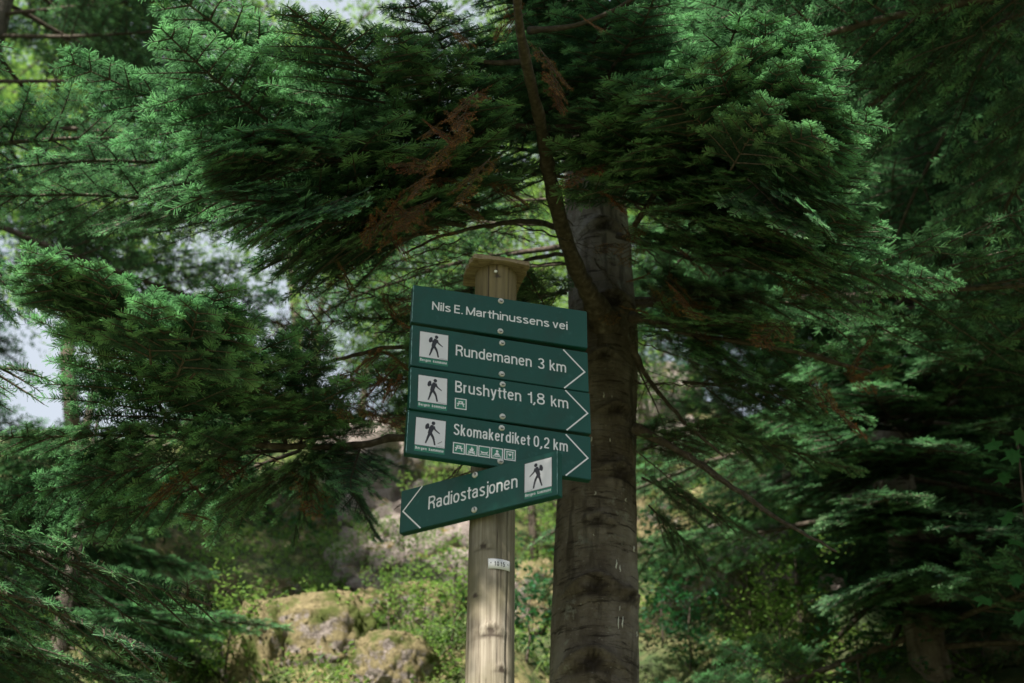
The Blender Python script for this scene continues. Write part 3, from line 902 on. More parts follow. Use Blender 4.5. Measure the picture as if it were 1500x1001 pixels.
fir_tree('fir_tree', -2.7, 8.2, 1.9, .05, 'small fir seedling in shade at the bottom left', 'tree', 'firs standing on the slope', .2, 1.1, .22, 6, 9, sink=.1)


fir_tree('fir_tree', 3.0, 4.5, 17, .2, 'tall fir added just outside the right edge to shade the right side, whose boughs hang into the top right', 'tree', 'firs standing on the slope', 6.3, 2.9, .32, 8, 12)  # added mostly out of view so its crown shades the right bank
fir_tree('fir_tree', -3.4, 5.1, 11.5, .18, 'tall fir just outside the left edge whose boughs hang into the top left', 'tree', 'firs standing on the slope', 4.2, 2.5, .33, 7, 13)


for a, b_, k in [((1330, 700, 9), (1180, 640, 7.6), 1), ((1330, 720, 9), (1250, 760, 7.8), 0), ((1335, 760, 9), (1420, 780, 7.3), 0), ((1340, 800, 9), (1480, 840, 7.6), 1), ((1340, 820, 9), (1230, 880, 7.8), 1),
                 ((1330, 640, 9), (1230, 560, 7.6), 0), ((1320, 600, 9), (1380, 520, 7.4), 1), ((1320, 650, 9), (1470, 620, 7.6), 1), ((1330, 700, 9), (1340, 640, 7.4), 0), ((1335, 760, 9), (1310, 730, 7.4), 2),
                 ((1345, 850, 9), (1310, 850, 7.6), 2), ((1335, 840, 9), (1400, 860, 7.6), 2), ((1320, 560, 9), (1290, 480, 7.6), 1), ((1315, 540, 9), (1180, 520, 7.8), 0), ((1310, 500, 9), (1440, 460, 7.6), 1),
                 ((1340, 880, 9), (1480, 930, 7.8), 0), ((1330, 690, 9), (1130, 720, 8.2), 1), ((1325, 620, 9), (1100, 620, 8.2), 1)]:
    put_bough(fir2, KS[k], at(*a), at(*b_), random.uniform(-.2, .2), flip=random.random() < .5)
# shaded lower boughs that hang below the sunny ones at the upper left
for a, b_, k in [((520, 330, 6.5), (-20, 250, 5.2), 0), ((500, 300, 6.6), (100, 290, 5.4), 1), ((480, 280, 6.7), (-60, 200, 5.6), 1), ((420, 300, 6.8), (60, 330, 5.9), 0), ((560, 300, 6.2), (170, 240, 5.1), 1)]:
    put_bough(main, KL[k], at(*a), at(*b_), random.uniform(-.2, .2))

# ------------------------------------------------------------------ leaves
def leaf_quads(P, size, seed, flat=.5, asp=.55):
    g = np.random.default_rng(seed); n = len(P)
    N = g.normal(0, 1, (n, 3)); N[:, 2] = np.abs(N[:, 2]) + flat * 2; N /= np.linalg.norm(N, axis=1)[:, None]
    D = np.cross(N, g.normal(0, 1, (n, 3))); D /= np.linalg.norm(D, axis=1)[:, None]
    S = np.cross(N, D); s = (size * g.uniform(.6, 1.25, n))[:, None]
    a = P - D * s * .5; b = P + S * s * asp * .5 - D * s * .08 + N * s * .06; c = P + D * s * .5 - N * s * .08; d = P - S * s * asp * .5 - D * s * .08 + N * s * .06
    V = np.stack([a, b, c, d], 1).reshape(-1, 3)
    return V, np.arange(4 * n).reshape(-1, 4), np.repeat(g.uniform(0, 1, n), 4)


def leafy_kind(seed, H, rad_, nleaf, size, mat, z0=.35, limbs=9):
    r = random.Random(seed); g = np.random.default_rng(seed)
    b = MB(); tips = []
    tp = [Vector((0, 0, 0))]
    for i in range(6): tp.append(tp[-1] + Vector((r.uniform(-.03, .03) * H, r.uniform(-.03, .03) * H, H * .15)))
    b.tube(tp, [H * .013 * (1 - .13 * i) for i in range(7)], 8)
    for i in range(limbs):
        t = z0 + (1 - z0) * (i + .5) / limbs; k = min(int(t * 6), 5); p = tp[k].lerp(tp[k + 1], t * 6 - k)
        a = i * 2.4 + r.uniform(-.4, .4); L = rad_ * (1.15 - .6 * abs(t - .45)) * r.uniform(.7, 1.1)
        d = Vector((math.cos(a), math.sin(a), r.uniform(.3, .8))).normalized(); q = [p]
        for j in range(4): q.append(q[-1] + (d + Vector((r.uniform(-.2, .2), r.uniform(-.2, .2), r.uniform(-.1, .15)))) * L / 4)
        b.tube(q, [H * .006 * (1 - .2 * j) for j in range(5)], 5)
        for j in range(1, 5):
            for m_ in range(3):
                e = q[j] + Vector((r.gauss(0, 1), r.gauss(0, 1), r.gauss(0, .8))) * rad_ * .22
                b.tube([q[j], q[j].lerp(e, .5) + Vector((0, 0, .02 * H * .1)), e], [H * .002, H * .0014, H * .0008], 3); tips.append(e)
    tips.append(tp[-1])
    T = np.array([tuple(p) for p in tips]); idx = g.integers(0, len(T), nleaf)
    P = T[idx] + g.normal(0, 1, (nleaf, 3)) * rad_ * np.array([.13, .13, .09]) * g.uniform(.5, 1.5, len(T))[idx][:, None]
    V, F, A = leaf_quads(P, size, seed)
    A = np.clip(np.repeat(g.uniform(0, .7, len(T))[idx], 4) + A * .35, 0, 1)
    return b.mesh('leafy_trunk', M['twig']), np_mesh('leafy_crown', V, F, M[mat], {'fresh': A})


TK = [leafy_kind(31, 9, 2.6, 15000, .105, 'leaf'), leafy_kind(32, 9, 2.3, 13000, .10, 'leaf'), leafy_kind(33, 8, 2.6, 14000, .105, 'leafshade')]
SKD = [leafy_kind(41, 1.0, .42, 900, .045, 'leaf', .05, 8), leafy_kind(42, .8, .4, 800, .05, 'leafshade', .05, 8)]


def leafy(kind, x, y, sc, label, cat, group, rot, z=None):
    t = empty('leafy_tree' if cat == 'tree' else 'leafy_shrub', Vector((x, y, (hz(x, y) - .05 * sc) if z is None else z)), label, cat, group)
    m = Matrix.Rotation(rot, 4, 'Z') @ Matrix.Diagonal((sc, sc, sc, 1))
    link('trunk' if cat == 'tree' else 'stem', kind[0], t, m)
    c = link('crown' if cat == 'tree' else 'leaves', kind[1], t, m); c['kind'] = 'stuff'
    return t


for i, (x, y, sc, k, lb) in enumerate([
    (-6.5, 19, 1.15, 0, 'bright leafy tree beyond the fir at the upper left'),
    (-3.2, 18, .85, 1, 'sunlit leafy tree left of the signs on the ridge'),
    (-.6, 20, 1.0, 0, 'sunlit leafy tree straight behind the post cap'),
    (2.8, 19, .95, 1, 'leafy tree showing right of the big trunk'),
    (6.5, 17, 1.1, 2, 'shaded leafy tree behind the firs at the right'),
    (9.5, 20, 1.2, 0, 'leafy tree at the upper right edge'),
    (-10.5, 21, 1.2, 2, 'leafy tree at the far left edge'),
    (5.0, 14.5, .8, 2, 'lower leafy tree between the right hand firs'),
    (-4.6, 13.5, .55, 0, 'small leafy tree on the left shoulder of the slope'),
    (-2.6, 16, .65, 2, 'middle sized leafy tree left of the signs'),
    (.5, 13, .5, 0, 'small leafy tree hidden partly by the boards'),
    (2.2, 16, .6, 0, 'light green tree right of the trunk on the slope'),
    (2.6, 12.2, .42, 2, 'little leafy tree under the boughs right of the trunk'),
    (4.0, 17, .9, 0, 'leafy tree glimpsed between the right hand boughs'),
    (-.9, 11.6, .30, 1, 'slim leafy tree just above the rock face'),
    (.2, 11.2, .34, 0, 'slim leafy tree behind the post foot'),
    (1.4, 14.5, .42, 1, 'small leafy tree beside the trunk on the bank'),
    (-1.8, 14, .45, 0, 'small leafy tree above the rock face')]):
    leafy(TK[k], x, y, sc, lb, 'tree', 'leafy trees on the ridge', i * 1.3)

for i, (px, py, sc, k, lb) in enumerate([
    (330, 1010, .75, 0, 'glossy shrub at the left foot of the mossy boulder'), (310, 900, .6, 0, 'small shrub beside the dark gully'), (480, 870, .55, 0, 'low green shrub on top of the mossy boulder'),
    (430, 800, .7, 1, 'shrub under the drooping fir sprays'), (590, 860, .6, 0, 'shrub under the scree face'), (660, 960, .7, 0, 'shrub left of the post foot'), (640, 800, .8, 0, 'thin shrub left of the post below the signs'),
    (770, 960, .9, 1, 'blue green shrub between post and trunk'), (790, 830, .7, 0, 'shrub behind the gap between post and trunk'), (970, 930, .9, 1, 'dark shrub right of the trunk'), (1010, 980, .8, 1, 'dark shrub at the bottom right of the trunk'),
    (1100, 940, .8, 0, 'sunlit shrub on the right bank'), (1180, 930, .8, 0, 'sunlit shrub left of the leaning trunk'), (1150, 1000, .7, 0, 'bright shrub at the bottom right'), (1000, 850, .9, 1, 'shrub below the long bare branch'),
    (1260, 1000, .8, 1, 'shaded shrub beside the leaning trunk'), (1440, 960, 1.0, 1, 'shaded shrub in the lower right corner'), (940, 700, .9, 0, 'shrub on the rock right of the trunk'), (1000, 640, 1.1, 0, 'light green shrub high on the bank'),
    (535, 850, .65, 0, 'bright green shrub between boulder and rock face'), (440, 905, .4, 0, 'tiny shrub rooted on the front of the mossy boulder'), (570, 920, .5, 0, 'green shrub right of the mossy boulder'),
    (395, 880, .6, 0, 'green shrub on the left shoulder of the boulder'), (640, 870, .6, 0, 'green shrub at the right end of the rock face'), (620, 990, .6, 0, 'low shrub at the foot of the hump'),
    (480, 760, .8, 1, 'shaded shrub above the boulder'), (370, 760, .9, 1, 'shaded shrub below the left branch'), (240, 780, .9, 1, 'dim shrub at the left on the bank'), (1120, 780, 1.0, 1, 'dim shrub in the middle of the right bank')]):
    p = ground_hit(px, py + 15)
    leafy(SKD[k], p.x, p.y, sc, lb, 'shrub', 'shrubs on the bank', i * 2.1)


# ------------------------------------------------------------------ rocks
def boulder_mesh(name, seed, mat, sub=5, ridge=.25, sq=(1, 1, 1)):
    import bmesh
    bm = bmesh.new(); bmesh.ops.create_icosphere(bm, subdivisions=sub, radius=1)
    o = Vector((seed * 7.1, seed * 3.3, seed))
    for vv in bm.verts:
        d = vv.co.normalized()
        q = Vector([math.copysign(abs(c) ** .8, c) for c in d])
        n1 = noise.fractal(d * 1.3 + o, .9, 2.1, 4) ; n2 = noise.fractal(d * 5 + o, .8, 2.2, 4)
        cellv = noise.cell(d * 2.2 + o + Vector((n1, n1, n1)) * .6)
        vv.co = q * (1 + ridge * n1 + .07 * n2 + .08 * (cellv - .5) * ridge * 4 + (.05 * noise.fractal(d * 12 + o, .9, 2.1, 3)))
        vv.co = Vector((vv.co.x * sq[0], vv.co.y * sq[1], vv.co.z * sq[2]))
    me = bpy.data.meshes.new(name); bm.to_mesh(me); bm.free()
    for p in me.polygons: p.use_smooth = True
    me.materials.append(mat); return me


BR = boulder_mesh('boulder', 9, M['moss'], 5, .13)
BM = [boulder_mesh('boulder', 1, M['moss']), boulder_mesh('boulder', 2, M['moss'], 5, .35), boulder_mesh('boulder', 3, M['moss'], 5, .3)]


BSP = []


def boulder(me, px, py, back, s, label, rot=0):
    d = (at(px, py, 1) - EYE).normalized()
    p = ground_hit(px, py) + d * back
    o = link('boulder', me); o.location = p; o.scale = tuple(c * 1.25 for c in s); o.rotation_euler = (0, 0, rot)
    mw = Matrix.Translation(p) @ Matrix.Rotation(rot, 4, 'Z') @ Matrix.Diagonal((*[c * 1.25 for c in s], 1))
    for vv in me.vertices:
        if vv.normal.z > .0 and random.random() < .20:
            w = mw @ vv.co
            if noise.noise(w * 2.3 + Vector((3, 1, 7))) > -.02: BSP.append(tuple(w + Vector((0, 0, random.uniform(0, .05)))))
    return tag(o, label, 'boulder', 'boulders on the bank')


boulder(BR, 470, 945, .05, (.30, .27, .27), 'big tan mossy boulder overhanging a dark hollow')
boulder(BR, 575, 985, .02, (.21, .2, .2), 'rounded mossy boulder right of the hollow', 1)
boulder(BM[2], 380, 985, .1, (.16, .2, .32), 'narrow grey boulder standing left of the hollow', 2)
boulder(BM[1], 540, 915, .12, (.2, .2, .17), 'lumpy mossy boulder wedged between the two round ones', 1.7)
boulder(BR, 612, 905, .12, (.24, .22, .18), 'mossy hump with grass under the rock face', 3)
boulder(BM[2], 425, 890, .1, (.22, .2, .16), 'small mossy boulder on the left shoulder', 4)
boulder(BM[0], 320, 920, .1, (.14, .14, .30), 'upright grey stone in the dark gully', 5)
boulder(BM[0], 450, 800, .2, (.2, .2, .18), 'mossy boulder under the drooping sprays', 6)
boulder(BM[1], 795, 900, .1, (.25, .3, .3), 'boulder seen between post and trunk', 2.2)
boulder(BM[2], 960, 800, .1, (.25, .3, .4), 'grey boulder right of the trunk', 1.2)
boulder(BM[0], 1040, 880, .1, (.3, .3, .2), 'low boulder on the right bank', 4.2)
boulder(BM[1], 400, 755, .1, (.3, .3, .3), 'pale rock behind the drooping branch', .4)

# bare rock face: an outcrop of angular stones
SB = [boulder_mesh('stone', 11, M['stone'], 3, .35), boulder_mesh('stone', 12, M['stone'], 3, .4), boulder_mesh('stone', 13, M['stone'], 3, .3)]


def outcrop(label, spots, grp='rock outcrops on the bank'):
    p0 = ground_hit(*spots[0][:2])
    t = empty('rock_outcrop', p0, label, 'rock', grp)
    r = random.Random(len(spots))
    for px, py, s in spots:
        p = ground_hit(px, py)
        o = link('stone', r.choice(SB), t)
        o.location = p - p0 + Vector((0, -.25 * s, .2 * s)); o.scale = (s * r.uniform(.8, 1.3), s * r.uniform(.8, 1.1), s * r.uniform(.6, .95)); o.rotation_euler = (r.uniform(-.3, .3), r.uniform(-.3, .3), r.uniform(0, 6))
    return t


r = random.Random(3)
outcrop('pale pinkish rock face below the arrow sign pointing left', [(590, 800, .34), (560, 790, .2), (625, 820, .24), (600, 840, .2), (550, 825, .16)] + [(r.uniform(520, 680), r.uniform(735, 885), r.uniform(.10, .30)) for i in range(44)])
outcrop('pale rock showing right of the big trunk', [(965, 590, .4)] + [(r.uniform(935, 1010), r.uniform(560, 680), r.uniform(.2, .55)) for i in range(16)])
outcrop('rocks high on the bank left of the signs', [(540, 690, .4)] + [(r.uniform(440, 600), r.uniform(640, 720), r.uniform(.12, .35)) for i in range(10)])
outcrop('shaded rocks below the bare branch at right', [(1080, 850, .25)] + [(r.uniform(1040, 1260), r.uniform(780, 880), r.uniform(.08, .22)) for i in range(12)])

# ------------------------------------------------------------------ ground cover
g = np.random.default_rng(77)
n = 60000
x = g.uniform(-5.5, 5.5, n); y = 6.2 + 9 * g.random(n) ** 1.3
m = fbm(x * 1.6, y * 1.6, 21, 3)
keep = m > .41; x = x[keep]; y = y[keep]
P = np.stack([x, y, height(x, y) + .02 + .12 * g.random(len(x))], 1)
P = np.concatenate([P, np.array(BSP)])
V, F, A = leaf_quads(P, .045, 5, .6, .6)
o = link('ground_cover', np_mesh('ground_cover', V, F, M['leaf'], {'fresh': A})); tag(o, 'low green leaves creeping over the mossy bank', 'ground cover', kind='stuff')
n = 40000
x = g.uniform(-5.5, 5.5, n); y = 6.2 + 8 * g.random(n) ** 1.3
keep = fbm(x * 1.3 + 9, y * 1.3, 33, 3) > .47; x = x[keep]; y = y[keep]; n = len(x)
B = np.stack([x, y, height(x, y) - .01], 1); a = g.uniform(0, 2 * PI, n); l = g.uniform(.06, .2, n)
tipd = np.stack([np.cos(a) * .6, np.sin(a) * .6, np.full(n, .8)], 1) * l[:, None]
w = np.stack([-np.sin(a), np.cos(a), np.zeros(n)], 1) * .003
V = np.stack([B - w, B + w, B + tipd * .6 + w * .8 + np.array([0, 0, .015]), B + tipd], 1).reshape(-1, 3)
o = link('grass', np_mesh('grass', V, np.arange(4 * n).reshape(-1, 4), M['grass'], {'fresh': np.repeat(g.random(n), 4)})); tag(o, 'thin grass tufts on the mossy bank', 'grass', kind='stuff')

# ------------------------------------------------------------------ stroke font
TH = .125


def supa(cx, cy, rx, ry, a0, a1, n=14, e=2.35):
    pts = []
    for i in range(n + 1):
        a = R(a0 + (a1 - a0) * i / n); c, s = math.cos(a), math.sin(a)
        pts.append((cx + rx * math.copysign(abs(c) ** (2 / e), c), cy + ry * math.copysign(abs(s) ** (2 / e), s)))
    return pts


def glyphs(t):
    h = t / 2; X = .73 - h; xm = .365; ry = .365 - h; D = {}
    L = lambda *p: list(p)
    ar = lambda x0, x1, yy, r: supa((x0 + x1) / 2, yy, (x1 - x0) / 2, r, 180, 0)
    D['n'] = (.50, [L((0, 0), (0, .73)), ar(0, 1, .45, X - .45) + [(1, 0)]])
    D['m'] = (.80, [L((0, 0), (0, .73)), ar(0, .5, .45, X - .45) + [(.5, 0)], ar(.5, 1, .45, X - .45) + [(1, 0)]])
    D['h'] = (.50, [L((0, 0), (0, 1)), ar(0, 1, .45, X - .45) + [(1, 0)]])
    D['u'] = (.50, [L((1, 0), (1, .73)), [(0, .73), (0, .28)] + supa(.5, .28, .5, .28 - h, 180, 360)])
    D['r'] = (.31, [L((0, 0), (0, .73)), supa(.9, .44, .9, X - .44, 180, 88, 8)])
    D['o'] = (.52, [supa(.5, xm, .5, ry, 0, 360, 28)])
    D['d'] = (.52, [supa(.5, xm, .5, ry, 0, 360, 28), L((1, 0), (1, 1))])
    D['b'] = (.52, [supa(.5, xm, .5, ry, 0, 360, 28), L((0, 0), (0, 1))])
    D['g'] = (.52, [supa(.5, xm, .5, ry, 0, 360, 28), [(1, .73), (1, 0)] + supa(.5, 0, .5, .19 - 0, 0, -150, 10)])
    D['e'] = (.50, [L((0, .39), (1, .39)), supa(.5, xm, .5, ry, 4, 325, 24)])
    D['a'] = (.50, [[(.03, .53)] + supa(.46, .50, .46, X - .50, 165, 0, 10) + [(.92, .12), (1.0, .03)], supa(.45, .225, .45, .225 - h, 20, 340, 20, 2.2) if False else [(.92, .42), (.6, .41)] + supa(.42, .235, .42, .235 - h, 115, 300, 12, 2.2) + [(.92, .2)]])
    D['s'] = (.47, [supa(.5, .555, .47, X - .555, 20, 200, 12, 2.1) + [(.28, .43), (.5, .375), (.75, .325), (.97, .25)] + supa(.5, .20, .5, .20 - h, 5, -160, 12, 2.1)])
    D['t'] = (.30, [[(.45, .93), (.45, .2)] + supa(1.15, .17, .7, .17 - h, 180, 265, 6), L((-.45, X), (1.45, X))])
    D['k'] = (.48, [L((0, 0), (0, 1)), L((.92, .73), (.05, .30)), L((.33, .45), (1.0, 0))])
    D['i'] = (.13, [L((0, 0), (0, .73)), L((0, .87), (0, 1))])
    D['j'] = (.15, [[(.5, .73), (.5, -.08)] + supa(-1.0, -.08, 1.5, .10, 0, -80, 5), L((.5, .87), (.5, 1))])
    D['l'] = (.13, [L((0, 0), (0, 1))])
    D['v'] = (.48, [L((0, .73), (.5, .03)), L((.5, .03), (1, .73))])
    D['y'] = (.49, [L((0, .73), (.52, .03)), L((1, .73), (.42, -.12), (.30, -.19), (.06, -.19))])
    D['N'] = (.58, [L((0, 0), (0, 1)), L((1, 0), (1, 1)), L((0, .93), (1, .07))])
    D['M'] = (.72, [L((0, 0), (0, 1)), L((1, 0), (1, 1)), L((0, .95), (.5, .06)), L((.5, .06), (1, .95))])
    D['E'] = (.50, [L((0, 0), (0, 1)), L((0, 1 - h), (1, 1 - h)), L((0, .53), (.93, .53)), L((0, h), (1.05, h))])
    D['R'] = (.58, [L((0, 0), (0, 1)), [(0, 1 - h), (.5, 1 - h)] + supa(.5, .735, .5, .265 - h, 88, -88, 12) + [(0, .47)], [(.55, .47), (.80, .42), (.92, .30), (.95, .1), (1.03, 0)]])
    D['B'] = (.56, [L((0, 0), (0, 1)), [(0, 1 - h), (.45, 1 - h)] + supa(.45, .76, .47, .24 - h, 88, -88, 12) + [(0, .52)], [(0, .52), (.5, .52)] + supa(.5, .27, .5, .25 - h * .5 - .02, 88, 0, 6) + supa(.5, .27, .5, .27 - h, 0, -88, 6) + [(0, h)]])
    D['S'] = (.57, [supa(.5, .76, .47, .24 - h, 12, 200, 14, 2.1) + [(.25, .60), (.5, .53), (.78, .46), (.97, .36)] + supa(.5, .27, .5, .27 - h, 5, -170, 14, 2.1)])
    D['1'] = (.32, [L((1, 0), (1, 1)), L((.95, .85), (.6, .76), (0, .74))])
    D['0'] = (.50, [supa(.5, .5, .5, .5 - h, 0, 360, 30, 2.6)])
    D['2'] = (.50, [supa(.5, .70, .48, .30 - h, 170, 0, 12) + [(.93, .58), (.70, .42), (.15, .20), (.03, h)], L((-.1, h), (1.08, h))])
    D['3'] = (.50, [supa(.48, .755, .44, .245 - h, 165, -60, 14) + [(.42, .53)], [(.42, .53)] + supa(.48, .27, .50, .27 - h, 62, -168, 16)])
    D['5'] = (.50, [L((.95, 1 - h), (.18, 1 - h), (.06, .50)), [(.06, .5)] + supa(.48, .33, .52, .33 - h, 130, -168, 16)])
    D['8'] = (.50, [supa(.5, .755, .44, .245 - h, 0, 360, 24), supa(.5, .275, .5, .275 - h, 0, 360, 24)])
    D['.'] = (.13, [L((0, 0), (0, .13))])
    D[','] = (.13, [L((0, .13), (0, 0), (-.9, -.14))])
    return D


def stroke(b, pts, hw, z, closed=False):
    """flat ribbon with mitred joints in the local x-y plane at height z"""
    P = [Vector((p[0], p[1])) for p in pts]
    Q = [P[0]]
    for p in P[1:]:
        if (p - Q[-1]).length > 1e-5: Q.append(p)
    if len(Q) < 2: return
    if closed and (Q[0] - Q[-1]).length < 1e-4: Q.pop()
    n = len(Q); vs = []
    for i in range(n):
        if closed: a, c = Q[i - 1], Q[(i + 1) % n]
        else: a, c = Q[max(i - 1, 0)], Q[min(i + 1, n - 1)]
        d1 = (Q[i] - a); d2 = (c - Q[i])
        if d1.length < 1e-9: d1 = d2
        if d2.length < 1e-9: d2 = d1
        d1 = d1.normalized(); d2 = d2.normalized()
        t = (d1 + d2); t = t.normalized() if t.length > 1e-6 else d1
        nn = Vector((-t.y, t.x)); k = 1 / max(.45, nn.dot(Vector((-d1.y, d1.x))))
        w = hw[i] if hasattr(hw, '__len__') else hw
        vs += [(Q[i].x + nn.x * w * k, Q[i].y + nn.y * w * k, z), (Q[i].x - nn.x * w * k, Q[i].y - nn.y * w * k, z)]
    m_ = n if closed else n - 1
    fs = [(2 * i, 2 * i + 1, 2 * ((i + 1) % n) + 1, 2 * ((i + 1) % n)) for i in range(m_)]
    b.add(vs, fs)


def disc(b, cx, cy, rx, ry, z, n=20, rot=0):
    vs = []
    for i in range(n):
        a = 2 * PI * i / n; x, y = rx * math.cos(a), ry * math.sin(a)
        vs.append((cx + x * math.cos(rot) - y * math.sin(rot), cy + x * math.sin(rot) + y * math.cos(rot), z))
    b.add(vs, [tuple(range(n))])


def word(b, s, x0, x1, base, cap, t=TH, z=0.0, gap=.095):
    G = glyphs(t); W = sum(G[c][0] for c in s if c != ' '); nsp = s.count(' ')
    tot = (x1 - x0) / cap
    gap = .14 if ',' in s else gap
    k = (tot - gap * (len(s) - 1) - .16 * nsp) / W
    x = 0
    for c in s:
        if c == ' ': x += .16 + gap; continue
        w0, st = G[c]; w = w0 * k
        if w0 <= .16:
            w = t
        elif w0 <= .31: w = max(w, w0 * .92)
        for j, path in enumerate(st):
            iw = max(w - t, 0) if w0 > .16 else (.12 if c in 'j,' else 0)
            pts = [(x0 + (x + t / 2 + p[0] * iw) * cap, base + p[1] * cap) for p in path]
            cl = (Vector(pts[0]) - Vector(pts[-1])).length < 1e-5
            stroke(b, pts, t / 2 * cap, z + j * .00004, cl)
        x += w + gap
    return b


# ------------------------------------------------------------------ signpost
PB = Vector((-.062, 3.70, 0))
post = empty('signpost', PB, 'round weathered wooden post carrying all five green signs', 'post')
PT = 4.055
axp = [(0, 0, -.3), (.0035, 0, 2.76), (.0065, 0, 3.2), (.012, 0, PT)]
def zp(py):
    Y = 500.5 - py; z = 3.64 / (cP - Y / FPX * sP); return EYE.z + z * (Y / FPX * cP + sP)
pm = trunk_mesh(axp, [.0665, .0655, .0645, .0640], 'post', 128, .006, [(zp(925), -PI / 2 + .05, .036, .005), (zp(800), -PI / 2 - .35, .022, .003), (zp(870), -PI / 2 - .7, .014, .002), (zp(980), -PI / 2 + .5, .02, .003), (zp(405), -PI / 2 + .1, .012, .002)], amp=.0012, mat='post')
# deep drying cracks: push grooves into the wood
co = np.zeros(len(pm.vertices) * 3, dtype=np.float32); pm.vertices.foreach_get('co', co); co = co.reshape(-1, 3)
sc = np.zeros(len(pm.vertices), dtype=np.float32); pm.attributes['scar'].data.foreach_get('value', sc)
cx_ = np.interp(co[:, 2], [a[2] for a in axp], [a[0] for a in axp])
th = np.arctan2(co[:, 1], co[:, 0] - cx_)
for c0, zlo, zhi, w_, dp in [(-PI / 2 + .72, 2.0, 4.2, .030, .006), (-PI / 2 + .28, 2.5, 3.35, .018, .003), (-PI / 2 - .35, 3.4, 4.2, .02, .003), (-PI / 2 - .5, 2.3, 2.9, .018, .002), (-PI / 2 + .05, 3.6, 4.2, .02, .004), (-PI / 2 + .45, 3.0, 4.2, .02, .003), (-PI / 2 - .1, 1.5, 2.75, .018, .003)]:
    wob = .04 * np.sin(co[:, 2] * 5 + c0 * 9) + .02 * np.sin(co[:, 2] * 17)
    e = np.exp(-((th - c0 - wob) / w_) ** 2) * (co[:, 2] > zlo) * (co[:, 2] < zhi) * np.clip(.4 + .8 * vnoise(co[:, 2] * 6, co[:, 2] * 0 + c0, 3), 0, 1)
    rr_ = 1 - dp * 1.5 * e / .065
    co[:, 0] = cx_ + (co[:, 0] - cx_) * rr_; co[:, 1] *= rr_
    sc = np.maximum(sc, np.clip(e * 1.1, 0, 1))
pm.vertices.foreach_set('co', co.ravel().astype(np.float32)); pm.attributes['scar'].data.foreach_set('value', sc.astype(np.float32)); pm.update()
link('post', pm, post)

# cap board: a short length of old plank laid on the top
def plank():
    nx_, ny_ = 26, 22; W, D, T = .172, .180, .012
    vs = []; fs = []
    for lay in (0, 1):
        for j in range(ny_ + 1):
            for i in range(nx_ + 1):
                u = i / nx_ - .5; w = j / ny_ - .5
                ed = 0.006 * (noise.noise(Vector((w * 9, 3.1, lay))) ) if i in (0, nx_) else 0
                zz = (T / 2 if lay else -T / 2) + .0025 * noise.noise(Vector((u * 4, w * 26, lay * 5))) - (.012 * abs(u) if lay == 0 else .006 * abs(u))
                x_ = u * W + (-.012 * math.cos(w * 2.6) + ed if i == 0 else ed)
                vs.append((x_, w * D + .002 * noise.noise(Vector((u * 20, 7, lay))), zz))
    s_ = (nx_ + 1) * (ny_ + 1); q = lambda l, i, j: l * s_ + j * (nx_ + 1) + i
    for j in range(ny_):
        for i in range(nx_):
            fs.append((q(1, i, j), q(1, i + 1, j), q(1, i + 1, j + 1), q(1, i, j + 1))); fs.append((q(0, i, j), q(0, i, j + 1), q(0, i + 1, j + 1), q(0, i + 1, j)))
    for i in range(nx_): fs += [(q(0, i, 0), q(0, i + 1, 0), q(1, i + 1, 0), q(1, i, 0)), (q(0, i, ny_), q(1, i, ny_), q(1, i + 1, ny_), q(0, i + 1, ny_))]
    for j in range(ny_): fs += [(q(0, 0, j), q(1, 0, j), q(1, 0, j + 1), q(0, 0, j + 1)), (q(0, nx_, j), q(0, nx_, j + 1), q(1, nx_, j + 1), q(1, nx_, j))]
    b = MB(); b.add(vs, fs); return b


capb = plank().build('cap_board', M['cap'], post)
capb.rotation_euler = (R(4), R(1), R(13)); capb.location = (.014, -.002, PT + .009)
b = MB(); b.tube([(.012, -.066, PT - .03), (.012, -.074, PT - .033)], [.006, .004], 8); b.build('nail', M['resin'], post)

# number plate 1015 curved on the post
pzz = zp(827) ; b = MB(); rP = .0655 + .0015; th0 = -PI / 2 + .125
vs = []; nseg = 12; wdt, hgt = .066, .029
for i in range(nseg + 1):
    a = th0 - .02 + (i / nseg - .0) * wdt / rP - wdt / rP * .5 + .26
    for dz_ in (-hgt / 2, hgt / 2): vs.append((.0055 + rP * math.cos(a), rP * math.sin(a), pzz + dz_ ))
b.add(vs, [(2 * i, 2 * i + 2, 2 * i + 3, 2 * i + 1) for i in range(nseg)], True)
npl = b.build('number_plate', M['plate'], post)
mod = npl.modifiers.new('thick', 'SOLIDIFY'); mod.thickness = .0012
fl = MB(); word(fl, '1015', -.0165, .0145, -.0065, .0135, .15, 0, .24)
disc(fl, -.0255, .002, .0018, .0018, 0, 8); disc(fl, .0245, .002, .0018, .0018, 0, 8)
ac = th0 - .02 + .26
v2 = []
for p in fl.v:
    a = ac + p[0] / rP; q = rP + .0004 + p[2]
    v2.append((.0055 + q * math.cos(a), q * math.sin(a), pzz + p[1]))
fl.v = v2; fl.build('numerals', M['black'], npl)

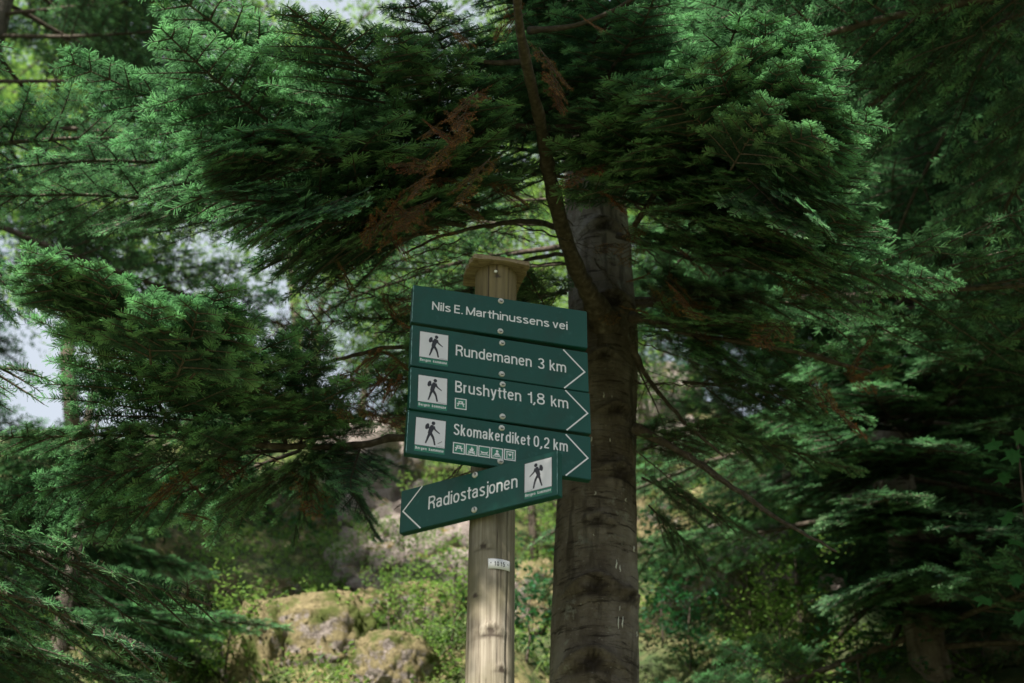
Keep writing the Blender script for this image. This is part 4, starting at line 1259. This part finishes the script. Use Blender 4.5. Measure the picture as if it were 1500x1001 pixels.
# ------------------------------------------------------------------ signs
def hiker(b, cx, cy, S, mir=1, z0=0.0, stick=False):
    """walking figure with backpack; S = panel side"""
    k = [0]

    def T(u, w): return (cx + mir * (u - .5) * S, cy + (.5 - w) * S)

    def pl(pts, ws):
        k[0] += 1; stroke(b, [T(*p) for p in pts], [w * S / 2 for w in ws], z0 + k[0] * .00003)

    def dc(u, w, r1, r2, rot=0):
        k[0] += 1; c = T(u, w); disc(b, c[0], c[1], r1 * S, r2 * S, z0 + k[0] * .00003, 20, rot * mir)
    dc(.585, .145, .062, .066)
    pl([(.545, .215), (.55, .30), (.505, .42), (.475, .54)], [.08, .16, .145, .13])
    pl([(.60, .25), (.64, .36), (.70, .415)], [.07, .06, .045]); pl([(.69, .405), (.81, .495)], [.05, .03])
    pl([(.49, .50), (.43, .66), (.405, .76)], [.10, .075, .06]); pl([(.41, .74), (.355, .90)], [.06, .045])
    pl([(.50, .50), (.59, .645), (.625, .74)], [.10, .08, .065]); pl([(.62, .72), (.665, .93)], [.065, .05])
    dc(.385, .285, .062, .115, -.28)
    pl([(.415, .18), (.43, .36)], [.05, .07])
    pl([(.70, .955), (.98, .965)], [.008, .006])
    if stick: pl([(.76, .86), (.90, .76)], [.018, .014])


def icon(b, kind_, cx, cy, S):
    """white frame and glyph of an amenity icon, side S"""
    h = S / 2; w = S * .045
    stroke(b, [(cx - h, cy - h), (cx + h, cy - h), (cx + h, cy + h), (cx - h, cy + h), (cx - h, cy - h)], w, 0, True)
    def s_(pts, ww, i): stroke(b, [(cx + p[0] * S, cy + p[1] * S) for p in pts], ww * S / 2, i * .00003)
    if kind_ == 'table':
        s_([(-.22, .22), (.22, .22)], .10, 1); s_([(-.36, .02), (.36, .02)], .09, 2); s_([(-.12, .22), (-.28, -.26)], .09, 3); s_([(.12, .22), (.28, -.26)], .09, 4); s_([(-.1, -.02), (.1, .1)], .06, 5)
    elif kind_ == 'fire':
        s_([(-.34, -.36), (.30, -.14)], .10, 1); s_([(.34, -.36), (-.30, -.14)], .10, 2)
        b.add([(cx + p[0] * S, cy + p[1] * S, .00012) for p in [(-.12, -.14), (-.2, .0), (-.16, .1), (-.09, .06), (-.05, .2), (.03, .34), (.07, .16), (.13, .2), (.2, .04), (.12, -.14)]], [tuple(reversed(range(10)))])
    elif kind_ == 'boat':
        b.add([(cx + p[0] * S, cy + p[1] * S, .00012) for p in [(-.34, .05), (-.2, -.02), (0, -.04), (.2, -.02), (.36, .08), (.26, -.16), (-.26, -.16)]], [tuple(reversed(range(7)))])
        s_([(-.4, -.3), (-.2, -.25), (0, -.3), (.2, -.25), (.4, -.3)], .07, 2)
    elif kind_ == 'swim':
        disc(b, cx, cy + .2 * S, .12 * S, .13 * S, .00003, 12)
        b.add([(cx + p[0] * S, cy + p[1] * S, .00012) for p in [(-.28, -.2), (-.16, 0), (-.08, .06), (.08, .06), (.16, 0), (.28, -.2)]], [tuple(reversed(range(6)))])
        s_([(-.4, -.32), (-.2, -.27), (0, -.32), (.2, -.27), (.4, -.32)], .07, 2)
    elif kind_ == 'shelter':
        s_([(-.34, .30), (.34, .30)], .09, 1); s_([(-.27, .27), (-.27, -.36)], .08, 2); s_([(.27, .27), (.27, -.36)], .08, 3); s_([(-.34, -.37), (.34, -.37)], .05, 4)
        b.add([(cx + p[0] * S, cy + p[1] * S, .00015) for p in [(0, -.14), (-.14, .02), (-.15, .1), (-.08, .15), (0, .09), (.08, .15), (.15, .1), (.14, .02)]], [tuple(reversed(range(8)))])


def flip_out(b):  # all flat art faces +z of the sign
    for i, q in enumerate(b.f):
        a, c, d = [Vector(b.v[j]) for j in q[:3]]
        if (c - a).cross(d - a).z < 0: b.f[i] = tuple(reversed(q))
    return b


def board_mesh(W, H, D):
    import bmesh
    bm = bmesh.new()
    bmesh.ops.create_cube(bm, size=1)
    for vv in bm.verts: vv.co = Vector((vv.co.x * W, vv.co.y * H, (vv.co.z - .5) * D))
    bmesh.ops.bevel(bm, geom=list(bm.edges), offset=.0016, segments=2, affect='EDGES')
    me = bpy.data.meshes.new('board'); bm.to_mesh(me); bm.free(); me.materials.append(M['sign']); return me


def sign(label, pos, yaw, roll, W, H, words, chev=None, pic=None, icons=(), screws=((2.5, 53.5), (1.5, -52)), name='direction_sign', mir=1, stick=False, wear=-1):
    t = empty(name, Vector(pos), label, 'sign', 'green signs on the post')
    m = Matrix.Rotation(yaw, 4, 'Z') @ Matrix.Rotation(-roll, 4, 'Y') @ Matrix.Rotation(PI / 2, 4, 'X')   # local x along, y up, z to the viewer
    link('board', board_mesh(W, H, .025), t, m)
    mm = .001

    def put(b, nm, mat, parent=t, off=.0004):
        flip_out(b); o = link(nm, b.mesh(nm, mat), parent, (Matrix.Translation((0, 0, off)) if parent is not t else m @ Matrix.Translation((0, 0, off)))); return o
    b = MB()
    for s, x0, x1, base, cap, th_ in words: word(b, s, x0 * mm, x1 * mm, base * mm, cap * mm, th_)
    put(b, 'lettering', M['white'])
    if chev:
        b = MB(); stroke(b, [(p[0] * mm, p[1] * mm) for p in chev], .0022, 0); put(b, 'arrow', M['white'])
    if pic:
        px_, py_, S = pic[0] * mm, pic[1] * mm, pic[2] * mm
        b = MB(); h = S / 2; b.add([(px_ - h, py_ - h, 0), (px_ + h, py_ - h, 0), (px_ + h, py_ + h, 0), (px_ - h, py_ + h, 0)], [(0, 1, 2, 3)])
        p = put(b, 'pictogram_panel', M['panel'])
        b = MB(); stroke(b, [(px_ - h, py_ - h), (px_ + h, py_ - h), (px_ + h, py_ + h), (px_ - h, py_ + h), (px_ - h, py_ - h)], .0007, 0, True)
        put(b, 'outline', M['frame'], p, .0001)
        b = MB(); hiker(b, px_, py_, S, mir, stick=stick); put(b, 'hiker_symbol', M['black'], p, .0003)
        b = MB(); y0 = py_ - h - .0005; b.add([(px_ - h, y0 - .0185, 0), (px_ + h, y0 - .0185, 0), (px_ + h, y0, 0), (px_ - h, y0, 0)], [(0, 1, 2, 3)])
        q = put(b, 'name_sticker', M['sticker'])
        b = MB(); word(b, 'Bergen', px_ - h + .003, px_ - h + .035, y0 - .0125, .0088, .17, gap=.14); word(b, 'kommune', px_ - h + .042, px_ + h - .003, y0 - .0125, .0088, .17, gap=.14)
        put(b, 'lettering', M['white'], q, .0002)
    for kd, ix, iy in icons:
        b = MB(); h = .0165; b.add([(ix * mm - h, iy * mm - h, 0), (ix * mm + h, iy * mm - h, 0), (ix * mm + h, iy * mm + h, 0), (ix * mm - h, iy * mm + h, 0)], [(0, 1, 2, 3)])
        p = put(b, 'amenity_icon', M['sticker']); b = MB(); icon(b, kd, ix * mm, iy * mm, .032); put(b, 'icon_symbol', M['white'], p, .0002)
    for sx, sy in screws:
        b = MB(); n_ = 20; rings = [(.0092, 0), (.0090, .0022), (.0074, .0042), (.0045, .0052), (.001, .0055)]
        vs = [(sx * mm + r_ * math.cos(2 * PI * i / n_), sy * mm + r_ * math.sin(2 * PI * i / n_), zz) for r_, zz in rings for i in range(n_)]
        b.add(vs, [(k * n_ + i, k * n_ + (i + 1) % n_, (k + 1) * n_ + (i + 1) % n_, (k + 1) * n_ + i) for k in range(4) for i in range(n_)], True)
        p = link('screw', b.mesh('screw', M['screw']), t, m)
        b = MB(); stroke(b, [(sx * mm + .0042 * math.cos(a_), sy * mm + .0042 * math.sin(a_)) for a_ in [R(g_) for g_ in ((200, 230, 260, 290, 320, 345) if mir > 0 else (-60, -30, 0, 30, 60, 90))]], .0015, .0058)
        put(b, 'recess', M['screwdark'], p, 0)
    # light worn rim where the lacquer is rubbed off the end edge
    b = MB(); e = wear * (W / 2 - .0014)
    segs = 24; y = -H / 2 + .003
    pts = [(e + random.uniform(-.0003, .0003), y + (H - .006) * i / segs) for i in range(segs + 1)]
    stroke(b, pts, [max(.00035, .0008 + random.uniform(-.0005, .0004)) for _ in pts], .0)
    put(b, 'worn_edge', M['signedge'], t, .0002)
    return t


sign('top green name sign reading Nils E. Marthinussens vei', (-.0329, 3.609, 3.8475), .2600, -.012, .540, .131,
     [('Nils E. Marthinussens vei', -210.5, 211.4, -12.3, 29, .145)], screws=((-1.4, 54.3), (-1.2, -51.9)), name='name_sign')
ch = lambda x0, x1: [(x0, 65), (x1, -1.5), (x0, -67)]
sign('second sign from the top reading Rundemanen 3 km', (-.0317, 3.609, 3.7016), .3041, .0035, .544, .1363,
     [('Rundemanen', -138.6, 94, -12.5, 36.5, .126), ('3', 113.5, 134, -13.5, 36, .126), ('km', 150, 201.6, -13.8, 36, .126)], ch(194, 260.4), (-204.5, 8, 86))
sign('third sign reading Brushytten 1,8 km with one picnic table icon', (-.0295, 3.609, 3.5619), .3100, .0100, .546, .1350,
     [('Brushytten', -140, 59, 5.8, 37.5, .126), ('1,8', 77, 133, 5.5, 37, .126), ('km', 150.6, 204, 4.6, 36, .126)], ch(196.5, 264), (-206.5, 2.5, 86), [('table', -123, -30.3)])
sign('fourth sign reading Skomakerdiket 0,2 km with five small icons', (-.0331, 3.609, 3.4195), .2800, -.0200, .5421, .1378,
     [('Skomakerdiket', -137.4, 85.6, 10, 35.5, .126), ('0,2', 98, 145.4, 10.2, 35, .126), ('km', 157.7, 201, 9.4, 35, .126)], ch(194.5, 261.5), (-204, 5, 87),
     [('table', -120.1, -30.8), ('fire', -83.2, -30.2), ('boat', -46.3, -29.8), ('swim', -9, -29.2), ('shelter', 28.5, -28.2)], stick=True)
sign('lowest sign reading Radiostasjonen, angled with its arrow pointing left', (-.0987, 3.609, 3.27), -.5609, -.0155, .5244, .132,
     [('Radiostasjonen', -163, 135.8, -14.3, 40, .126)], [(-187, 65), (-252, 0), (-187, -65.5)], (200.5, 7, 87), screws=((-6.3, 56), (-5.2, -50)), mir=-1, wear=1)

# ------------------------------------------------------------------ leafy sapling at the right edge
sap = empty('maple_sapling', at(1500, 1060, 6.4), 'maple sapling with broad lobed leaves at the right edge', 'sapling')
sb = Vector(sap.location); b = MB()
top = at(1490, 640, 6.3)
b.tube([Vector((0, 0, 0)), (at(1510, 850, 6.4) - sb), (top - sb)], [.012, .008, .004], 8); b.build('stem', M['twig'], sap)


def maple_leaf():
    out = [(0, -.5), (.03, -.28), (.32, -.42), (.25, -.2), (.5, -.12), (.42, .02), (.55, .2), (.3, .16), (.22, .24), (.12, .18), (0, .6), (-.12, .18), (-.22, .24), (-.3, .16), (-.55, .2), (-.42, .02), (-.5, -.12), (-.25, -.2), (-.32, -.42), (-.03, -.28)]
    vs = [(0, -.1, .04)] + [(x_, y_, -.12 * (x_ * x_ + y_ * y_)) for x_, y_ in out]; n_ = len(out)
    b = MB(); b.add(vs, [(0, i + 1, (i + 1) % n_ + 1) for i in range(n_)]); me = b.mesh('leaf', M['leafshade'])
    a = me.attributes.new('fresh', 'FLOAT', 'POINT'); a.data.foreach_set('value', [.8] * len(me.vertices)); return me


ML = maple_leaf()
for px, py, s in [(1483, 668, .11), (1455, 652, .09), (1488, 795, .10), (1470, 700, .10), (1450, 690, .08), (1495, 740, .11), (1475, 760, .09), (1496, 640, .1), (1440, 880, .09), (1490, 850, .1), (1462, 830, .08), (1425, 660, .07), (1495, 905, .1)]:
    p = at(px, py, 6.3 + random.uniform(-.15, .15)); o = link('leaf', ML, sap)
    o.location = p - sb; o.rotation_euler = (random.uniform(-.5, .5), random.uniform(-.5, .5), random.uniform(0, 6)); o.scale = (s, s, s)

print('objects', len(bpy.data.objects), 'tris', sum(len(m_.polygons) for m_ in bpy.data.meshes) * 2)
